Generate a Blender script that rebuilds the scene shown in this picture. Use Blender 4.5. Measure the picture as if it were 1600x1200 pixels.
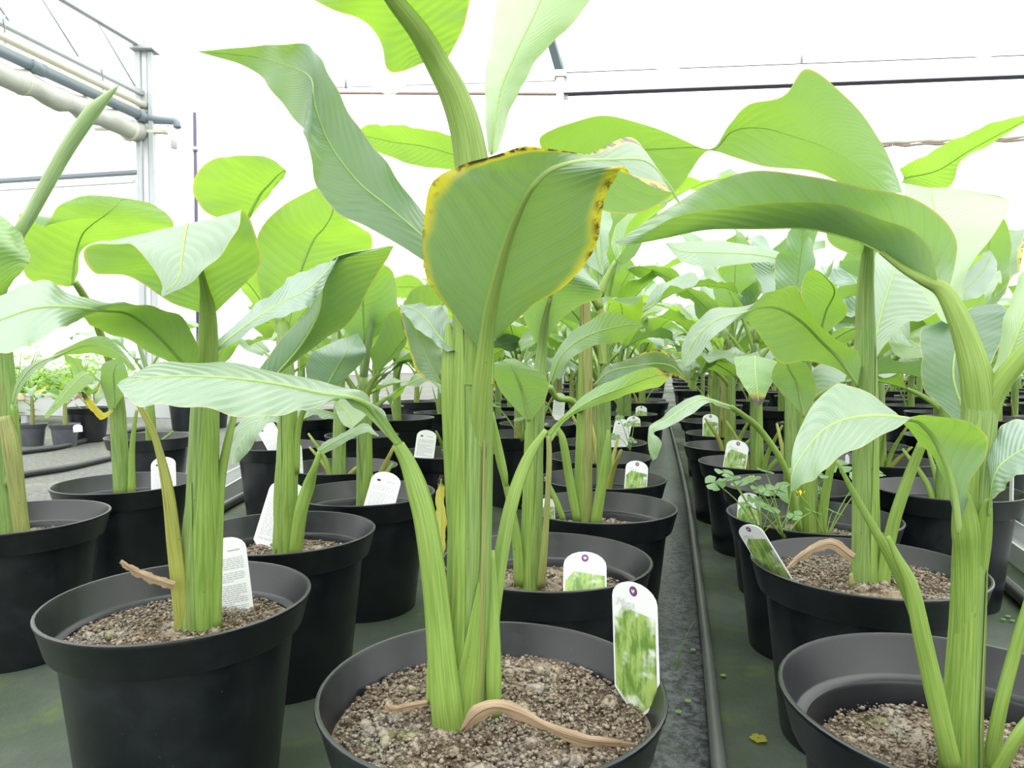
import bpy, math, random
import numpy as np
from mathutils import Vector, Matrix

for o in list(bpy.data.objects):
    bpy.data.objects.remove(o)
S = bpy.context.scene
COL = S.collection
# ------------------------------------------------------------------ camera
F = 1110.0            # focal length in pixels of the 1600 x 1200 frame
CZ = 0.53             # camera height
PITCH = math.radians(2.06)
cam = bpy.data.cameras.new('camera')
cam.sensor_width = 36.0
cam.lens = F / 1600.0 * 36.0
cam.clip_start = 0.02
cam.clip_end = 200
camo = bpy.data.objects.new('camera', cam)
COL.objects.link(camo)
camo.location = (0, 0, CZ)
camo.rotation_euler = (math.pi / 2 - PITCH, 0, 0)
S.camera = camo
# ------------------------------------------------------------------ world: bright overcast sky
W = bpy.data.worlds.new('overcast_sky')
S.world = W
W.use_nodes = True
bg = W.node_tree.nodes['Background']
# standard overcast sky: three times as bright at the zenith as at the horizon
_wn = W.node_tree.nodes; _wl = W.node_tree.links
_tc = _wn.new('ShaderNodeTexCoord'); _sx = _wn.new('ShaderNodeSeparateXYZ'); _wl.new(_tc.outputs['Generated'], _sx.inputs[0])
_mr = _wn.new('ShaderNodeMapRange'); _mr.clamp = True; _wl.new(_sx.outputs[2], _mr.inputs[0])
_mr.inputs[1].default_value = 0.0; _mr.inputs[2].default_value = 1.0; _mr.inputs[3].default_value = 0.62; _mr.inputs[4].default_value = 1.86
bg.inputs['Color'].default_value = (1.0, 1.0, 0.985, 1)
_wl.new(_mr.outputs[0], bg.inputs['Strength'])
# ------------------------------------------------------------------ exposure
S.view_settings.view_transform = 'Standard'
S.view_settings.look = 'None'
S.view_settings.gamma = 1.0
S.view_settings.use_curve_mapping = False
S.view_settings.exposure = 1.40
S.cycles.use_denoising = True
S.cycles.max_bounces = 8
S.cycles.transparent_max_bounces = 12
S.cycles.caustics_reflective = False
S.cycles.caustics_refractive = False

_cp, _sp = math.cos(PITCH), math.sin(PITCH)
def ray(px, py):
    a = (px - 800) / F
    b = (600 - py) / F
    return (a, _cp + b * _sp, -_sp + b * _cp)
def U(px, py, d):
    x, y, z = ray(px, py)
    k = d / y
    return np.array((x * k, d, CZ + z * k))
def G(px, py, z=0.0):
    x, y, zz = ray(px, py)
    k = (z - CZ) / zz
    return np.array((x * k, y * k, z))
RD = np.array((math.sin(math.radians(12.2)), math.cos(math.radians(12.2)), 0))   # direction of the rows
RP = np.array((RD[1], -RD[0], 0))                                                  # across the rows
def RC(c, s, z=0.0):          # row coordinates: c across, s along
    return RP * c + RD * s + np.array((0, 0, z))

# ------------------------------------------------------------------ materials
def new_mat(name):
    m = bpy.data.materials.new(name)
    m.use_nodes = True
    nt = m.node_tree
    nt.nodes.clear()
    return m, nt
class N:
    def __init__(s, nt): s.nt = nt
    def n(s, t, **k):
        x = s.nt.nodes.new(t)
        for a, b in k.items(): setattr(x, a, b)
        return x
    def link(s, a, b): s.nt.links.new(a, b)
    def val(s, sock, v):
        if hasattr(v, 'is_linked') or isinstance(v, bpy.types.NodeSocket): s.link(v, sock)
        else: sock.default_value = v
    def math(s, op, a, b=0.0, clamp=False):
        x = s.n('ShaderNodeMath', operation=op, use_clamp=clamp)
        s.val(x.inputs[0], a); s.val(x.inputs[1], b)
        return x.outputs[0]
    def mix(s, f, a, b, blend='MIX'):
        x = s.n('ShaderNodeMix', data_type='RGBA', blend_type=blend)
        s.val(x.inputs[0], f)
        s.val(x.inputs[6], a if not isinstance(a, tuple) else (*a, 1)[:4])
        s.val(x.inputs[7], b if not isinstance(b, tuple) else (*b, 1)[:4])
        return x.outputs[2]
    def noise(s, scale, detail=3, vec=None, rough=0.55):
        x = s.n('ShaderNodeTexNoise')
        x.inputs['Scale'].default_value = scale
        x.inputs['Detail'].default_value = detail
        x.inputs['Roughness'].default_value = rough
        if vec is not None: s.link(vec, x.inputs['Vector'])
        return x.outputs['Fac']
    def ramp(s, f, lo, hi):
        x = s.n('ShaderNodeMapRange', clamp=True, interpolation_type='SMOOTHSTEP')
        s.val(x.inputs[0], f)
        x.inputs[1].default_value = lo; x.inputs[2].default_value = hi
        return x.outputs[0]
    def tex(s, which='Object'):
        return s.n('ShaderNodeTexCoord').outputs[which]
    def bump(s, h, strength, dist):
        x = s.n('ShaderNodeBump')
        x.inputs['Strength'].default_value = strength
        x.inputs['Distance'].default_value = dist
        s.val(x.inputs['Height'], h)
        return x.outputs[0]
    def principled(s, col, rough=0.5, spec=0.5, metal=0.0, normal=None):
        p = s.n('ShaderNodeBsdfPrincipled')
        s.val(p.inputs['Base Color'], col if not isinstance(col, tuple) else (*col, 1)[:4])
        s.val(p.inputs['Roughness'], rough)
        s.val(p.inputs['Specular IOR Level'], spec)
        s.val(p.inputs['Metallic'], metal)
        if normal is not None: s.link(normal, p.inputs['Normal'])
        return p.outputs[0]
    def out(s, sh):
        s.link(sh, s.n('ShaderNodeOutputMaterial').inputs['Surface'])

def simple(name, col, rough=0.5, spec=0.5, metal=0.0, var=0.0, scale=20.0, bump=0.0):
    m, nt = new_mat(name); k = N(nt)
    c = col; nrm = None
    if var or bump:
        f = k.noise(scale, 4, k.tex())
        if var:
            c = k.mix(f, tuple(x * (1 - var) for x in col), tuple(min(1, x * (1 + var)) for x in col))
        if bump: nrm = k.bump(f, 0.6, bump)
    k.out(k.principled(c, rough, spec, metal, nrm))
    return m

def leaf_mat(name, base=(.27, .40, .27), base2=(.34, .47, .33), tr=(.26, .475, .035), tfac=.43, margin=0.0, tip=0.0, spec=1.0, veins=19, rough=.31, young=0.0):
    m, nt = new_mat(name); k = N(nt)
    uv = k.n('ShaderNodeUVMap').outputs[0]
    sep = k.n('ShaderNodeSeparateXYZ'); k.link(uv, sep.inputs[0])
    u, v = sep.outputs[0], sep.outputs[1]
    a = k.math('ABSOLUTE', k.math('SUBTRACT', k.math('MULTIPLY', v, 2.0), 1.0))
    obj = k.tex('Object')
    nz = k.noise(9, 3, obj)
    rnd = k.n('ShaderNodeObjectInfo').outputs['Random']
    ph = k.math('ADD', k.math('SUBTRACT', k.math('MULTIPLY', u, veins * 6.283), k.math('MULTIPLY', k.math('POWER', a, 1.25), veins * 1.15)), k.math('MULTIPLY', nz, 7.0))
    s1 = k.math('SINE', ph)
    s2 = k.math('SINE', k.math('MULTIPLY', ph, 4.0))
    big = k.ramp(k.noise(5, 2, obj), .35, .65)
    h = k.math('ADD', k.math('MULTIPLY', s1, big), k.math('MULTIPLY', s2, .10))
    groove = k.math('MULTIPLY', k.ramp(s1, .75, 1.0), big)
    fine = k.math('MULTIPLY', k.ramp(s2, .3, 1.0), .05)
    fcol = k.math('ADD', k.math('MULTIPLY', k.ramp(nz, .3, .7), .6), k.math('MULTIPLY', rnd, .4))
    col = k.mix(fcol, base, base2)
    dk = k.math('ADD', k.math('MULTIPLY', groove, .14), fine)
    col = k.mix(dk, col, tuple(x * .45 for x in base))
    trc = k.mix(fcol, tuple(x * .82 for x in tr), tr)
    trc = k.mix(dk, trc, tuple(x * .5 for x in tr))
    # thin dry rim
    rimf = k.ramp(a, .965, .992)
    col = k.mix(k.math('MULTIPLY', rimf, .7), col, (.52, .46, .16))
    trc = k.mix(k.math('MULTIPLY', rimf, .6), trc, (.60, .50, .08))
    if margin or tip:
        nb = k.noise(38, 5, obj, .7)
        nl = k.noise(14, 3, obj, .6)
        q = a
        if tip: q = k.math('MULTIPLY', u, 1.0)
        q = k.math('ADD', q, k.math('MULTIPLY', k.math('SUBTRACT', nl, .5), .35))
        if margin: q = k.math('ADD', q, k.math('MULTIPLY', k.math('SUBTRACT', u, .55), .32 * margin))
        lo = .74 if margin else 1 - tip
        yel = k.ramp(q, lo, lo + .17)
        br = k.math('MULTIPLY', k.ramp(q, lo + .07, lo + .19), k.ramp(nb, .44, .56) if margin else 1.0)
        col = k.mix(yel, col, (.50, .44, .04)); trc = k.mix(yel, trc, (.72, .66, .03))
        col = k.mix(br, col, (.05, .035, .02)); trc = k.mix(br, trc, (.04, .02, .008))
    nrm = k.bump(h, .24, .0022)
    p = k.principled(col, rough, spec, 0, nrm)
    p.node.inputs['IOR'].default_value = 1.55
    t = k.n('ShaderNodeBsdfTranslucent'); k.link(trc, t.inputs['Color']); k.link(nrm, t.inputs['Normal'])
    mx = k.n('ShaderNodeMixShader'); mx.inputs[0].default_value = tfac
    k.link(p, mx.inputs[1]); k.link(t.outputs[0], mx.inputs[2])
    k.out(mx.outputs[0])
    return m

def stem_mat(name, c1, c2, streak, samt, tfac=.18):
    m, nt = new_mat(name); k = N(nt)
    uv = k.n('ShaderNodeUVMap').outputs[0]
    mp = k.n('ShaderNodeMapping'); mp.inputs['Scale'].default_value = (2.2, 26, 1)
    k.link(uv, mp.inputs[0])
    f1 = k.noise(1.0, 4, mp.outputs[0])
    mp2 = k.n('ShaderNodeMapping'); mp2.inputs['Scale'].default_value = (1.4, 5.0, 1)
    k.link(uv, mp2.inputs[0])
    f2 = k.noise(1.0, 3, mp2.outputs[0])
    col = k.mix(k.ramp(f1, .30, .70), tuple(x * .88 for x in c1), tuple(min(1, x * 1.06) for x in c2))
    col = k.mix(k.math('MULTIPLY', k.ramp(f2, .53, .72), samt), col, streak)
    sp = k.ramp(k.noise(120, 2, k.tex()), .72, .80)
    col = k.mix(k.math('MULTIPLY', sp, .5), col, (.06, .04, .02))
    p = k.principled(col, .42, .4, 0, k.bump(f1, .25, .0012))
    t = k.n('ShaderNodeBsdfTranslucent'); k.link(col, t.inputs[0])
    mx = k.n('ShaderNodeMixShader'); mx.inputs[0].default_value = tfac
    k.link(p, mx.inputs[1]); k.link(t.outputs[0], mx.inputs[2])
    k.out(mx.outputs[0])
    return m

M = {}
M['leaf'] = leaf_mat('banana_leaf')
M['leaf_blue'] = leaf_mat('banana_leaf_waxy', base=(.22, .33, .26), base2=(.29, .40, .33), tr=(.26, .50, .08), tfac=.32)
M['leaf_bright'] = leaf_mat('banana_leaf_thin', base=(.24, .40, .16), base2=(.30, .46, .20), tr=(.34, .60, .045), tfac=.52)
M['leaf_shaded'] = leaf_mat('banana_leaf_shaded', base=(.10, .185, .125), base2=(.135, .23, .155), tr=(.32, .56, .06), tfac=.33, spec=.6)  # darker copy of the leaf: weaker light on steep blades put into the colour
M['leaf_pale'] = leaf_mat('banana_leaf_young', base=(.38, .52, .31), base2=(.44, .58, .36), tr=(.54, .78, .28), tfac=.46, veins=40)
M['leaf_aged'] = leaf_mat('banana_leaf_scorched', base=(.15, .26, .14), base2=(.20, .32, .18), tr=(.22, .38, .05), tfac=.42, margin=1.0)
M['leaf_tip'] = leaf_mat('banana_leaf_dying_tip', base=(.2, .36, .13), base2=(.24, .42, .16), tr=(.45, .7, .1), tfac=.4, tip=.30)
M['leaf_dry'] = stem_mat('banana_leaf_dry', (.27, .17, .10), (.56, .43, .29), (.15, .085, .05), .6, .3)
M['leaf_yellow'] = leaf_mat('banana_leaf_yellow', base=(.55, .45, .05), base2=(.45, .50, .08), tr=(.8, .65, .05), tfac=.5, tip=.35)
M['rib'] = stem_mat('leaf_midrib', (.56, .76, .26), (.66, .84, .34), (.58, .56, .22), .2, .5)
M['spear'] = stem_mat('rolled_leaf_pale', (.30, .44, .20), (.42, .56, .28), (.50, .66, .20), .3, .25)
M['stem'] = stem_mat('pseudostem_green', (.15, .26, .055), (.25, .37, .11), (.22, .16, .07), .55, .10)
M['stem_red'] = stem_mat('pseudostem_reddish', (.22, .25, .07), (.32, .35, .12), (.17, .06, .03), .85, .10)
M['stalk'] = stem_mat('leaf_stalk_green', (.19, .32, .05), (.29, .43, .10), (.26, .25, .06), .35, .16)
M['stalk_yellow'] = stem_mat('leaf_stalk_yellowing', (.30, .34, .06), (.42, .44, .11), (.15, .08, .04), .8, .2)
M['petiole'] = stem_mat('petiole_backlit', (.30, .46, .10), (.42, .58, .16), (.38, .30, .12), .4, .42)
M['clover'] = leaf_mat('weed_leaf', base=(.16, .30, .12), base2=(.20, .36, .14), tr=(.35, .6, .12), tfac=.4, veins=3)
M['grass'] = leaf_mat('grass_blade', base=(.18, .38, .08), base2=(.22, .44, .1), tr=(.4, .7, .08), veins=2)
M['flower'] = simple('yellow_petal', (.85, .62, .03), .6)

def pot_mat(name, c, grey):
    m, nt = new_mat(name); k = N(nt)
    o = k.tex('Object')
    f = k.noise(22, 5, o, .65); g = k.noise(160, 2, o)
    mp = k.n('ShaderNodeMapping'); mp.inputs['Scale'].default_value = (30, 30, 3); k.link(o, mp.inputs[0])
    sc = k.noise(1.0, 4, mp.outputs[0], .7)
    dust = k.math('MULTIPLY', k.ramp(f, .44, .74), .6)
    col = k.mix(dust, c, grey)
    col = k.mix(k.math('MULTIPLY', k.ramp(sc, .62, .75), .25), col, grey)
    col = k.mix(k.ramp(g, .73, .80), col, tuple(min(1, x * 3.2) for x in grey))
    r = k.math('ADD', .22, k.math('MULTIPLY', f, .24))
    k.out(k.principled(col, r, .7, 0, k.bump(g, .08, .0006)))
    return m
M['pot'] = pot_mat('black_plastic', (.0034, .0050, .0080), (.0125, .0165, .0225))
M['pot_grey'] = pot_mat('grey_plastic', (.075, .078, .095), (.11, .115, .13))

def soil_mat():
    m, nt = new_mat('potting_soil'); k = N(nt)
    o = k.tex('Object')
    a = k.noise(60, 6, o, .7); b = k.noise(18, 3, o); c = k.noise(260, 2, o)
    col = k.mix(k.ramp(a, .35, .65), (.055, .035, .022), (.30, .235, .17))
    col = k.mix(k.math('MULTIPLY', k.ramp(b, .5, .68), .6), col, (.34, .32, .29))
    col = k.mix(k.math('MULTIPLY', k.ramp(k.noise(11, 4, o), .56, .70), .55), col, (.16, .20, .05))
    col = k.mix(k.math('MULTIPLY', k.ramp(c, .6, .75), .6), col, (.55, .50, .42))
    k.out(k.principled(col, .95, .1, 0, k.bump(k.math('ADD', a, k.math('MULTIPLY', c, .4)), 1.0, .006)))
    return m
M['soil'] = soil_mat()
def grain_mat():
    m, nt = new_mat('soil_crumbs'); k = N(nt)
    o = k.tex('Object')
    a = k.noise(170, 3, o, .8); b = k.noise(16, 3, o)
    col = k.mix(k.ramp(a, .36, .64), (.085, .062, .045), (.33, .28, .215))
    col = k.mix(k.math('MULTIPLY', k.ramp(b, .52, .66), .5), col, (.34, .32, .29))
    col = k.mix(k.math('MULTIPLY', k.ramp(k.noise(13, 4, o), .60, .72), .6), col, (.20, .23, .06))
    k.out(k.principled(col, .95, .1, 0, k.bump(a, .8, .002)))
    return m
M['grain'] = grain_mat()

def floor_mat():
    m, nt = new_mat('ground_cover_fabric'); k = N(nt)
    o = k.tex('Object')
    a = k.noise(2.2, 5, o, .6); b = k.noise(45, 5, o, .75); c = k.noise(9, 4, o, .6)
    col = k.mix(k.ramp(a, .35, .65), (.030, .048, .026), (.070, .085, .072))
    col = k.mix(k.math('MULTIPLY', k.ramp(c, .52, .70), .75), col, (.075, .110, .022))
    col = k.mix(k.math('MULTIPLY', k.ramp(b, .58, .72), .5), col, (.02, .024, .02))
    col = k.mix(k.math('MULTIPLY', k.ramp(k.noise(90, 3, o), .70, .78), .5), col, (.16, .18, .12))
    # the path on the far left is paler, dry and mossy
    mp = k.n('ShaderNodeSeparateXYZ'); k.link(o, mp.inputs[0])
    pale = k.ramp(k.math('SUBTRACT', k.math('MULTIPLY', mp.outputs[1], -.211), k.math('MULTIPLY', mp.outputs[0], -.977)), -1.35, -1.62)
    pc = k.mix(k.ramp(b, .40, .62), (.075, .08, .075), (.15, .155, .145))
    pc = k.mix(k.math('MULTIPLY', k.ramp(c, .50, .66), .8), pc, (.11, .125, .035))
    col = k.mix(pale, col, pc)
    r = k.math('SUBTRACT', .75, k.math('MULTIPLY', k.ramp(a, .45, .7), .3))
    k.out(k.principled(col, r, .4, 0, k.bump(b, .5, .004)))
    return m
M['floor'] = floor_mat()
def strip_mat():
    m, nt = new_mat('wet_woven_strip'); k = N(nt)
    o = k.tex('Object')
    b = k.noise(70, 5, o, .75); a = k.noise(5, 4, o)
    col = k.mix(k.ramp(b, .38, .62), (.035, .042, .045), (.13, .145, .15))
    col = k.mix(k.math('MULTIPLY', k.ramp(a, .5, .68), .5), col, (.05, .065, .035))
    k.out(k.principled(col, k.math('ADD', .32, k.math('MULTIPLY', b, .3)), .5, 0, k.bump(b, .8, .004)))
    return m
M['strip'] = strip_mat()
M['hose'] = simple('rubber_hose', (.085, .095, .09), .45, .5, 0, .35, 14)
M['hose_dark'] = simple('black_hose', (.03, .035, .036), .4, .5, 0, .3, 14)
M['steel'] = simple('galvanised_steel', (.50, .53, .56), .45, .5, .35, .12, 6)
M['alu'] = simple('aluminium_rail', (.62, .64, .65), .35, .5, .5, .08, 8)
M['pipe'] = simple('grey_plastic_pipe', (.20, .25, .29), .4, .5, 0, .08, 5)
M['cream'] = simple('cream_painted_pipe', (.72, .70, .60), .5, .4, 0, .12, 6)
M['screen'] = simple('rolled_shade_screen', (.58, .58, .54), .85, .2, 0, .22, 9, .01)
M['rust'] = simple('dusty_screen_hem', (.40, .30, .27), .9, .1, 0, .4, 7, .01)
M['white_pipe'] = simple('white_plastic_pipe', (.85, .86, .85), .4)
M['dark'] = simple('dark_iron_and_beam_shade', (.10, .085, .15), .6)  # iron of pole and wire; also the painted shade under the cross beam
M['card'] = simple('white_card', (.80, .82, .84), .35, .5)
M['print'] = simple('grey_print', (.42, .43, .46), .6)
M['black_print'] = simple('black_print', (.02, .02, .025), .6)
M['purple'] = simple('purple_print', (.22, .06, .24), .5)
M['ring'] = simple('dark_ring_print', (.06, .03, .075), .5)
M['script'] = simple('pale_script_print', (.60, .66, .64), .5)
def picture_mat():
    m, nt = new_mat('banana_picture_print'); k = N(nt)
    o = k.tex('Object')
    mp = k.n('ShaderNodeMapping'); mp.inputs['Scale'].default_value = (110, 1, 34); k.link(o, mp.inputs[0])
    f = k.noise(1.0, 3, mp.outputs[0], .6)
    g = k.noise(75, 4, o, .7); b = k.noise(30, 3, o)
    sep = k.n('ShaderNodeSeparateXYZ'); k.link(o, sep.inputs[0])
    col = k.mix(k.ramp(f, .38, .60), (.12, .24, .045), (.34, .48, .14))
    col = k.mix(k.ramp(b, .52, .64), col, (.70, .78, .66))
    col = k.mix(k.math('MULTIPLY', k.ramp(g, .60, .72), .7), col, (.10, .12, .06))
    fade = k.ramp(sep.outputs[2], .072, .092)
    col = k.mix(fade, col, (.62, .76, .55))
    k.out(k.principled(col, .35, .5))
    return m
M['picture'] = picture_mat()
def pane_mat():
    m, nt = new_mat('milky_glazing'); k = N(nt)
    t = k.n('ShaderNodeBsdfTransparent'); t.inputs[0].default_value = (.97, .98, .97, 1)
    d = k.n('ShaderNodeBsdfTranslucent'); d.inputs[0].default_value = (.95, .96, .95, 1)
    mx = k.n('ShaderNodeMixShader'); mx.inputs[0].default_value = .14
    k.link(t.outputs[0], mx.inputs[1]); k.link(d.outputs[0], mx.inputs[2])
    k.out(mx.outputs[0])
    return m
M['pane'] = pane_mat()

# ------------------------------------------------------------------ mesh helpers
def mesh_obj(name, verts, faces, mat, parent=None, origin=None, uvs=None, smooth=True):
    """link ONE mesh object; verts are world coordinates, kept relative to the origin"""
    v = np.asarray(verts, dtype=float).reshape(-1, 3)
    if parent is not None:
        org = np.array(parent.get('_org', (0, 0, 0)))
    else:
        org = np.array(origin if origin is not None else (0, 0, 0))
    me = bpy.data.meshes.new(name)
    me.from_pydata((v - org).tolist(), [], [tuple(f) for f in faces])
    if uvs is not None:
        ul = me.uv_layers.new(name='UVMap')
        li = np.empty(len(me.loops), dtype=np.int32)
        me.loops.foreach_get('vertex_index', li)
        ul.data.foreach_set('uv', np.asarray(uvs, dtype=np.float32)[li].ravel())
    if smooth:
        me.polygons.foreach_set('use_smooth', [True] * len(me.polygons))
    me.materials.append(mat)
    me.update()
    ob = bpy.data.objects.new(name, me)
    COL.objects.link(ob)
    if parent is not None:
        ob.parent = parent
        ob['_org'] = tuple(float(x) for x in org)
    else:
        ob.location = org
        ob['_org'] = tuple(float(x) for x in org)
    return ob
def tag(o, label=None, cat=None, group=None, kind=None):
    if label: o['label'] = label
    if cat: o['category'] = cat
    if group: o['group'] = group
    if kind: o['kind'] = kind
    return o
def thing(name, loc, label=None, cat=None, group=None, kind=None):
    e = bpy.data.objects.new(name, None)
    COL.objects.link(e)
    e.empty_display_size = .05
    e.location = loc
    e['_org'] = tuple(float(x) for x in loc)
    return tag(e, label, cat, group, kind)

def cr(P, n):
    """Catmull-Rom resample of an (m,k,...) control array along axis 0 to n rows"""
    P = np.asarray(P, dtype=float)
    m = len(P)
    Q = np.concatenate([2 * P[:1] - P[1:2], P, 2 * P[-1:] - P[-2:-1]])
    t = np.linspace(0, m - 1, n)
    i = np.minimum(t.astype(int), m - 2)
    f = (t - i).reshape((-1,) + (1,) * (P.ndim - 1))
    a, b, c, d = Q[i], Q[i + 1], Q[i + 2], Q[i + 3]
    return .5 * (2 * b + (c - a) * f + (2 * a - 5 * b + 4 * c - d) * f ** 2 + (3 * b - a - 3 * c + d) * f ** 3)

def grid_faces(r, c, closed=False):
    fs = []
    for i in range(r - 1):
        for j in range(c if closed else c - 1):
            j2 = (j + 1) % c
            fs.append((i * c + j, i * c + j2, (i + 1) * c + j2, (i + 1) * c + j))
    return fs

def tube_data(path, rad, seg=10, flat=1.0, n=None):
    """swept tube; path (m,3), rad (m,) -> verts, faces, uvs"""
    path = np.asarray(path, dtype=float); rad = np.asarray(rad, dtype=float)
    if n:
        q = cr(np.concatenate([path, rad[:, None]], 1), n)
        path, rad = q[:, :3], np.maximum(q[:, 3], .0003)
    m = len(path)
    T = np.gradient(path, axis=0)
    T /= np.linalg.norm(T, axis=1)[:, None] + 1e-12
    ref = np.array((0, 1.0, 0)) if abs(T[0][1]) < .8 else np.array((1.0, 0, 0))
    A = np.cross(T, ref); A /= np.linalg.norm(A, axis=1)[:, None] + 1e-9
    for i in range(1, m):
        if np.dot(A[i], A[i - 1]) < 0: A[i] = -A[i]
    B = np.cross(T, A)
    an = np.linspace(0, 2 * math.pi, seg, endpoint=False)
    V = path[:, None, :] + rad[:, None, None] * (np.cos(an)[None, :, None] * A[:, None, :] + flat * np.sin(an)[None, :, None] * B[:, None, :])
    L = np.concatenate([[0], np.cumsum(np.linalg.norm(np.diff(path, axis=0), axis=1))])
    uv = np.zeros((m, seg, 2)); uv[:, :, 0] = L[:, None] * 6; uv[:, :, 1] = np.abs(np.arange(seg) / seg * 2 - 1)[None, :]
    f = grid_faces(m, seg, True)
    f.append(tuple(range(seg - 1, -1, -1)))
    f.append(tuple((m - 1) * seg + j for j in range(seg)))
    return V.reshape(-1, 3), f, uv.reshape(-1, 2)
def tube(name, path, rad, mat, parent=None, seg=10, flat=1.0, n=None, origin=None):
    path = np.asarray(path, dtype=float)
    if np.isscalar(rad): rad = np.full(len(path), rad)
    v, f, uv = tube_data(path, rad, seg, flat, n)
    return mesh_obj(name, v, f, mat, parent, origin, uv)
def ptube(name, pts, mat, parent=None, seg=12, n=None, flat=1.0):
    """tube given as (px, py, depth, width in px)"""
    P = [U(a, b, d) for a, b, d, w in pts]
    R = [w * .5 * d / F for a, b, d, w in pts]
    return tube(name, P, R, mat, parent, seg, flat, n or max(8, 5 * len(pts)))
def boxdata(lo, hi):
    x0, y0, z0 = lo; x1, y1, z1 = hi
    v = [(x0, y0, z0), (x1, y0, z0), (x1, y1, z0), (x0, y1, z0), (x0, y0, z1), (x1, y0, z1), (x1, y1, z1), (x0, y1, z1)]
    f = [(0, 3, 2, 1), (4, 5, 6, 7), (0, 1, 5, 4), (1, 2, 6, 5), (2, 3, 7, 6), (3, 0, 4, 7)]
    return v, f
def beam(name, p, q, w, h, mat, parent=None, flange=0.0):
    """straight bar from p to q, w wide and h high; an I section when flange is given"""
    p, q = np.asarray(p, float), np.asarray(q, float)
    t = q - p; t /= np.linalg.norm(t)
    up = np.array((0, 0, 1.0)) if abs(t[2]) < .9 else np.array((0, 1.0, 0))
    s = np.cross(t, up); s /= np.linalg.norm(s); up = np.cross(s, t)
    if flange:
        e = flange
        prof = [(-w/2, -h/2), (w/2, -h/2), (w/2, -h/2+e), (e/2, -h/2+e), (e/2, h/2-e), (w/2, h/2-e), (w/2, h/2), (-w/2, h/2), (-w/2, h/2-e), (-e/2, h/2-e), (-e/2, -h/2+e), (-w/2, -h/2+e)]
    else:
        b = min(w, h) * .12
        prof = [(-w/2+b, -h/2), (w/2-b, -h/2), (w/2, -h/2+b), (w/2, h/2-b), (w/2-b, h/2), (-w/2+b, h/2), (-w/2, h/2-b), (-w/2, -h/2+b)]
    n = len(prof)
    V = [p + s * a + up * b for a, b in prof] + [q + s * a + up * b for a, b in prof]
    fs = [(i, (i + 1) % n, n + (i + 1) % n, n + i) for i in range(n)] + [tuple(range(n - 1, -1, -1)), tuple(range(n, 2 * n))]
    return mesh_obj(name, V, fs, mat, parent, None if parent is not None else p, smooth=False)

def lathe_data(prof, seg):
    an = np.linspace(0, 2 * math.pi, seg, endpoint=False)
    V = [(r * math.cos(a), r * math.sin(a), z) for r, z in prof for a in an]
    f = grid_faces(len(prof), seg, True)
    return np.array(V), f

def sheath_shell(parent, pts, mat, c0, width, c1=None, w1=8, grow=1.04, seg=12, n=26):
    """overlapping leaf sheath: an open shell hugging a stem given as (px, py, depth, width px); arcs in degrees, 90 = towards the viewer"""
    path = np.array([U(a, b, d) for a, b, d, w in pts]); rad = np.array([w * .5 * d / F for a, b, d, w in pts])
    return shell3(parent, path, rad, mat, c0, width, c1, w1, grow, seg, n)
def shell3(parent, path, rad, mat, c0, width, c1=None, w1=8, grow=1.04, seg=12, n=26):
    q = cr(np.concatenate([path, rad[:, None]], 1), n); path, rad = q[:, :3], q[:, 3] * grow
    c1 = c0 if c1 is None else c1
    T = np.gradient(path, axis=0); T /= np.linalg.norm(T, axis=1)[:, None]
    A = np.cross(T, np.array((0, 1.0, 0))); A /= np.linalg.norm(A, axis=1)[:, None]
    B = np.cross(T, A)
    k = np.linspace(0, 1, n) ** 1.6
    cc = np.radians(c0 + (c1 - c0) * k); ww = np.radians(width + (w1 - width) * k)
    an = cc[:, None] + ww[:, None] * np.linspace(-.5, .5, seg)[None]
    V = path[:, None] + rad[:, None, None] * (np.cos(an)[..., None] * A[:, None] + np.sin(an)[..., None] * B[:, None])
    L = np.concatenate([[0], np.cumsum(np.linalg.norm(np.diff(path, axis=0), axis=1))])
    uv = np.zeros((n, seg, 2)); uv[:, :, 0] = L[:, None] * 6 + 3.3; uv[:, :, 1] = np.linspace(.1, .6, seg)[None]
    return mesh_obj('leaf_sheath', V.reshape(-1, 3), grid_faces(n, seg), mat, parent, uvs=uv.reshape(-1, 2))

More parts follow.
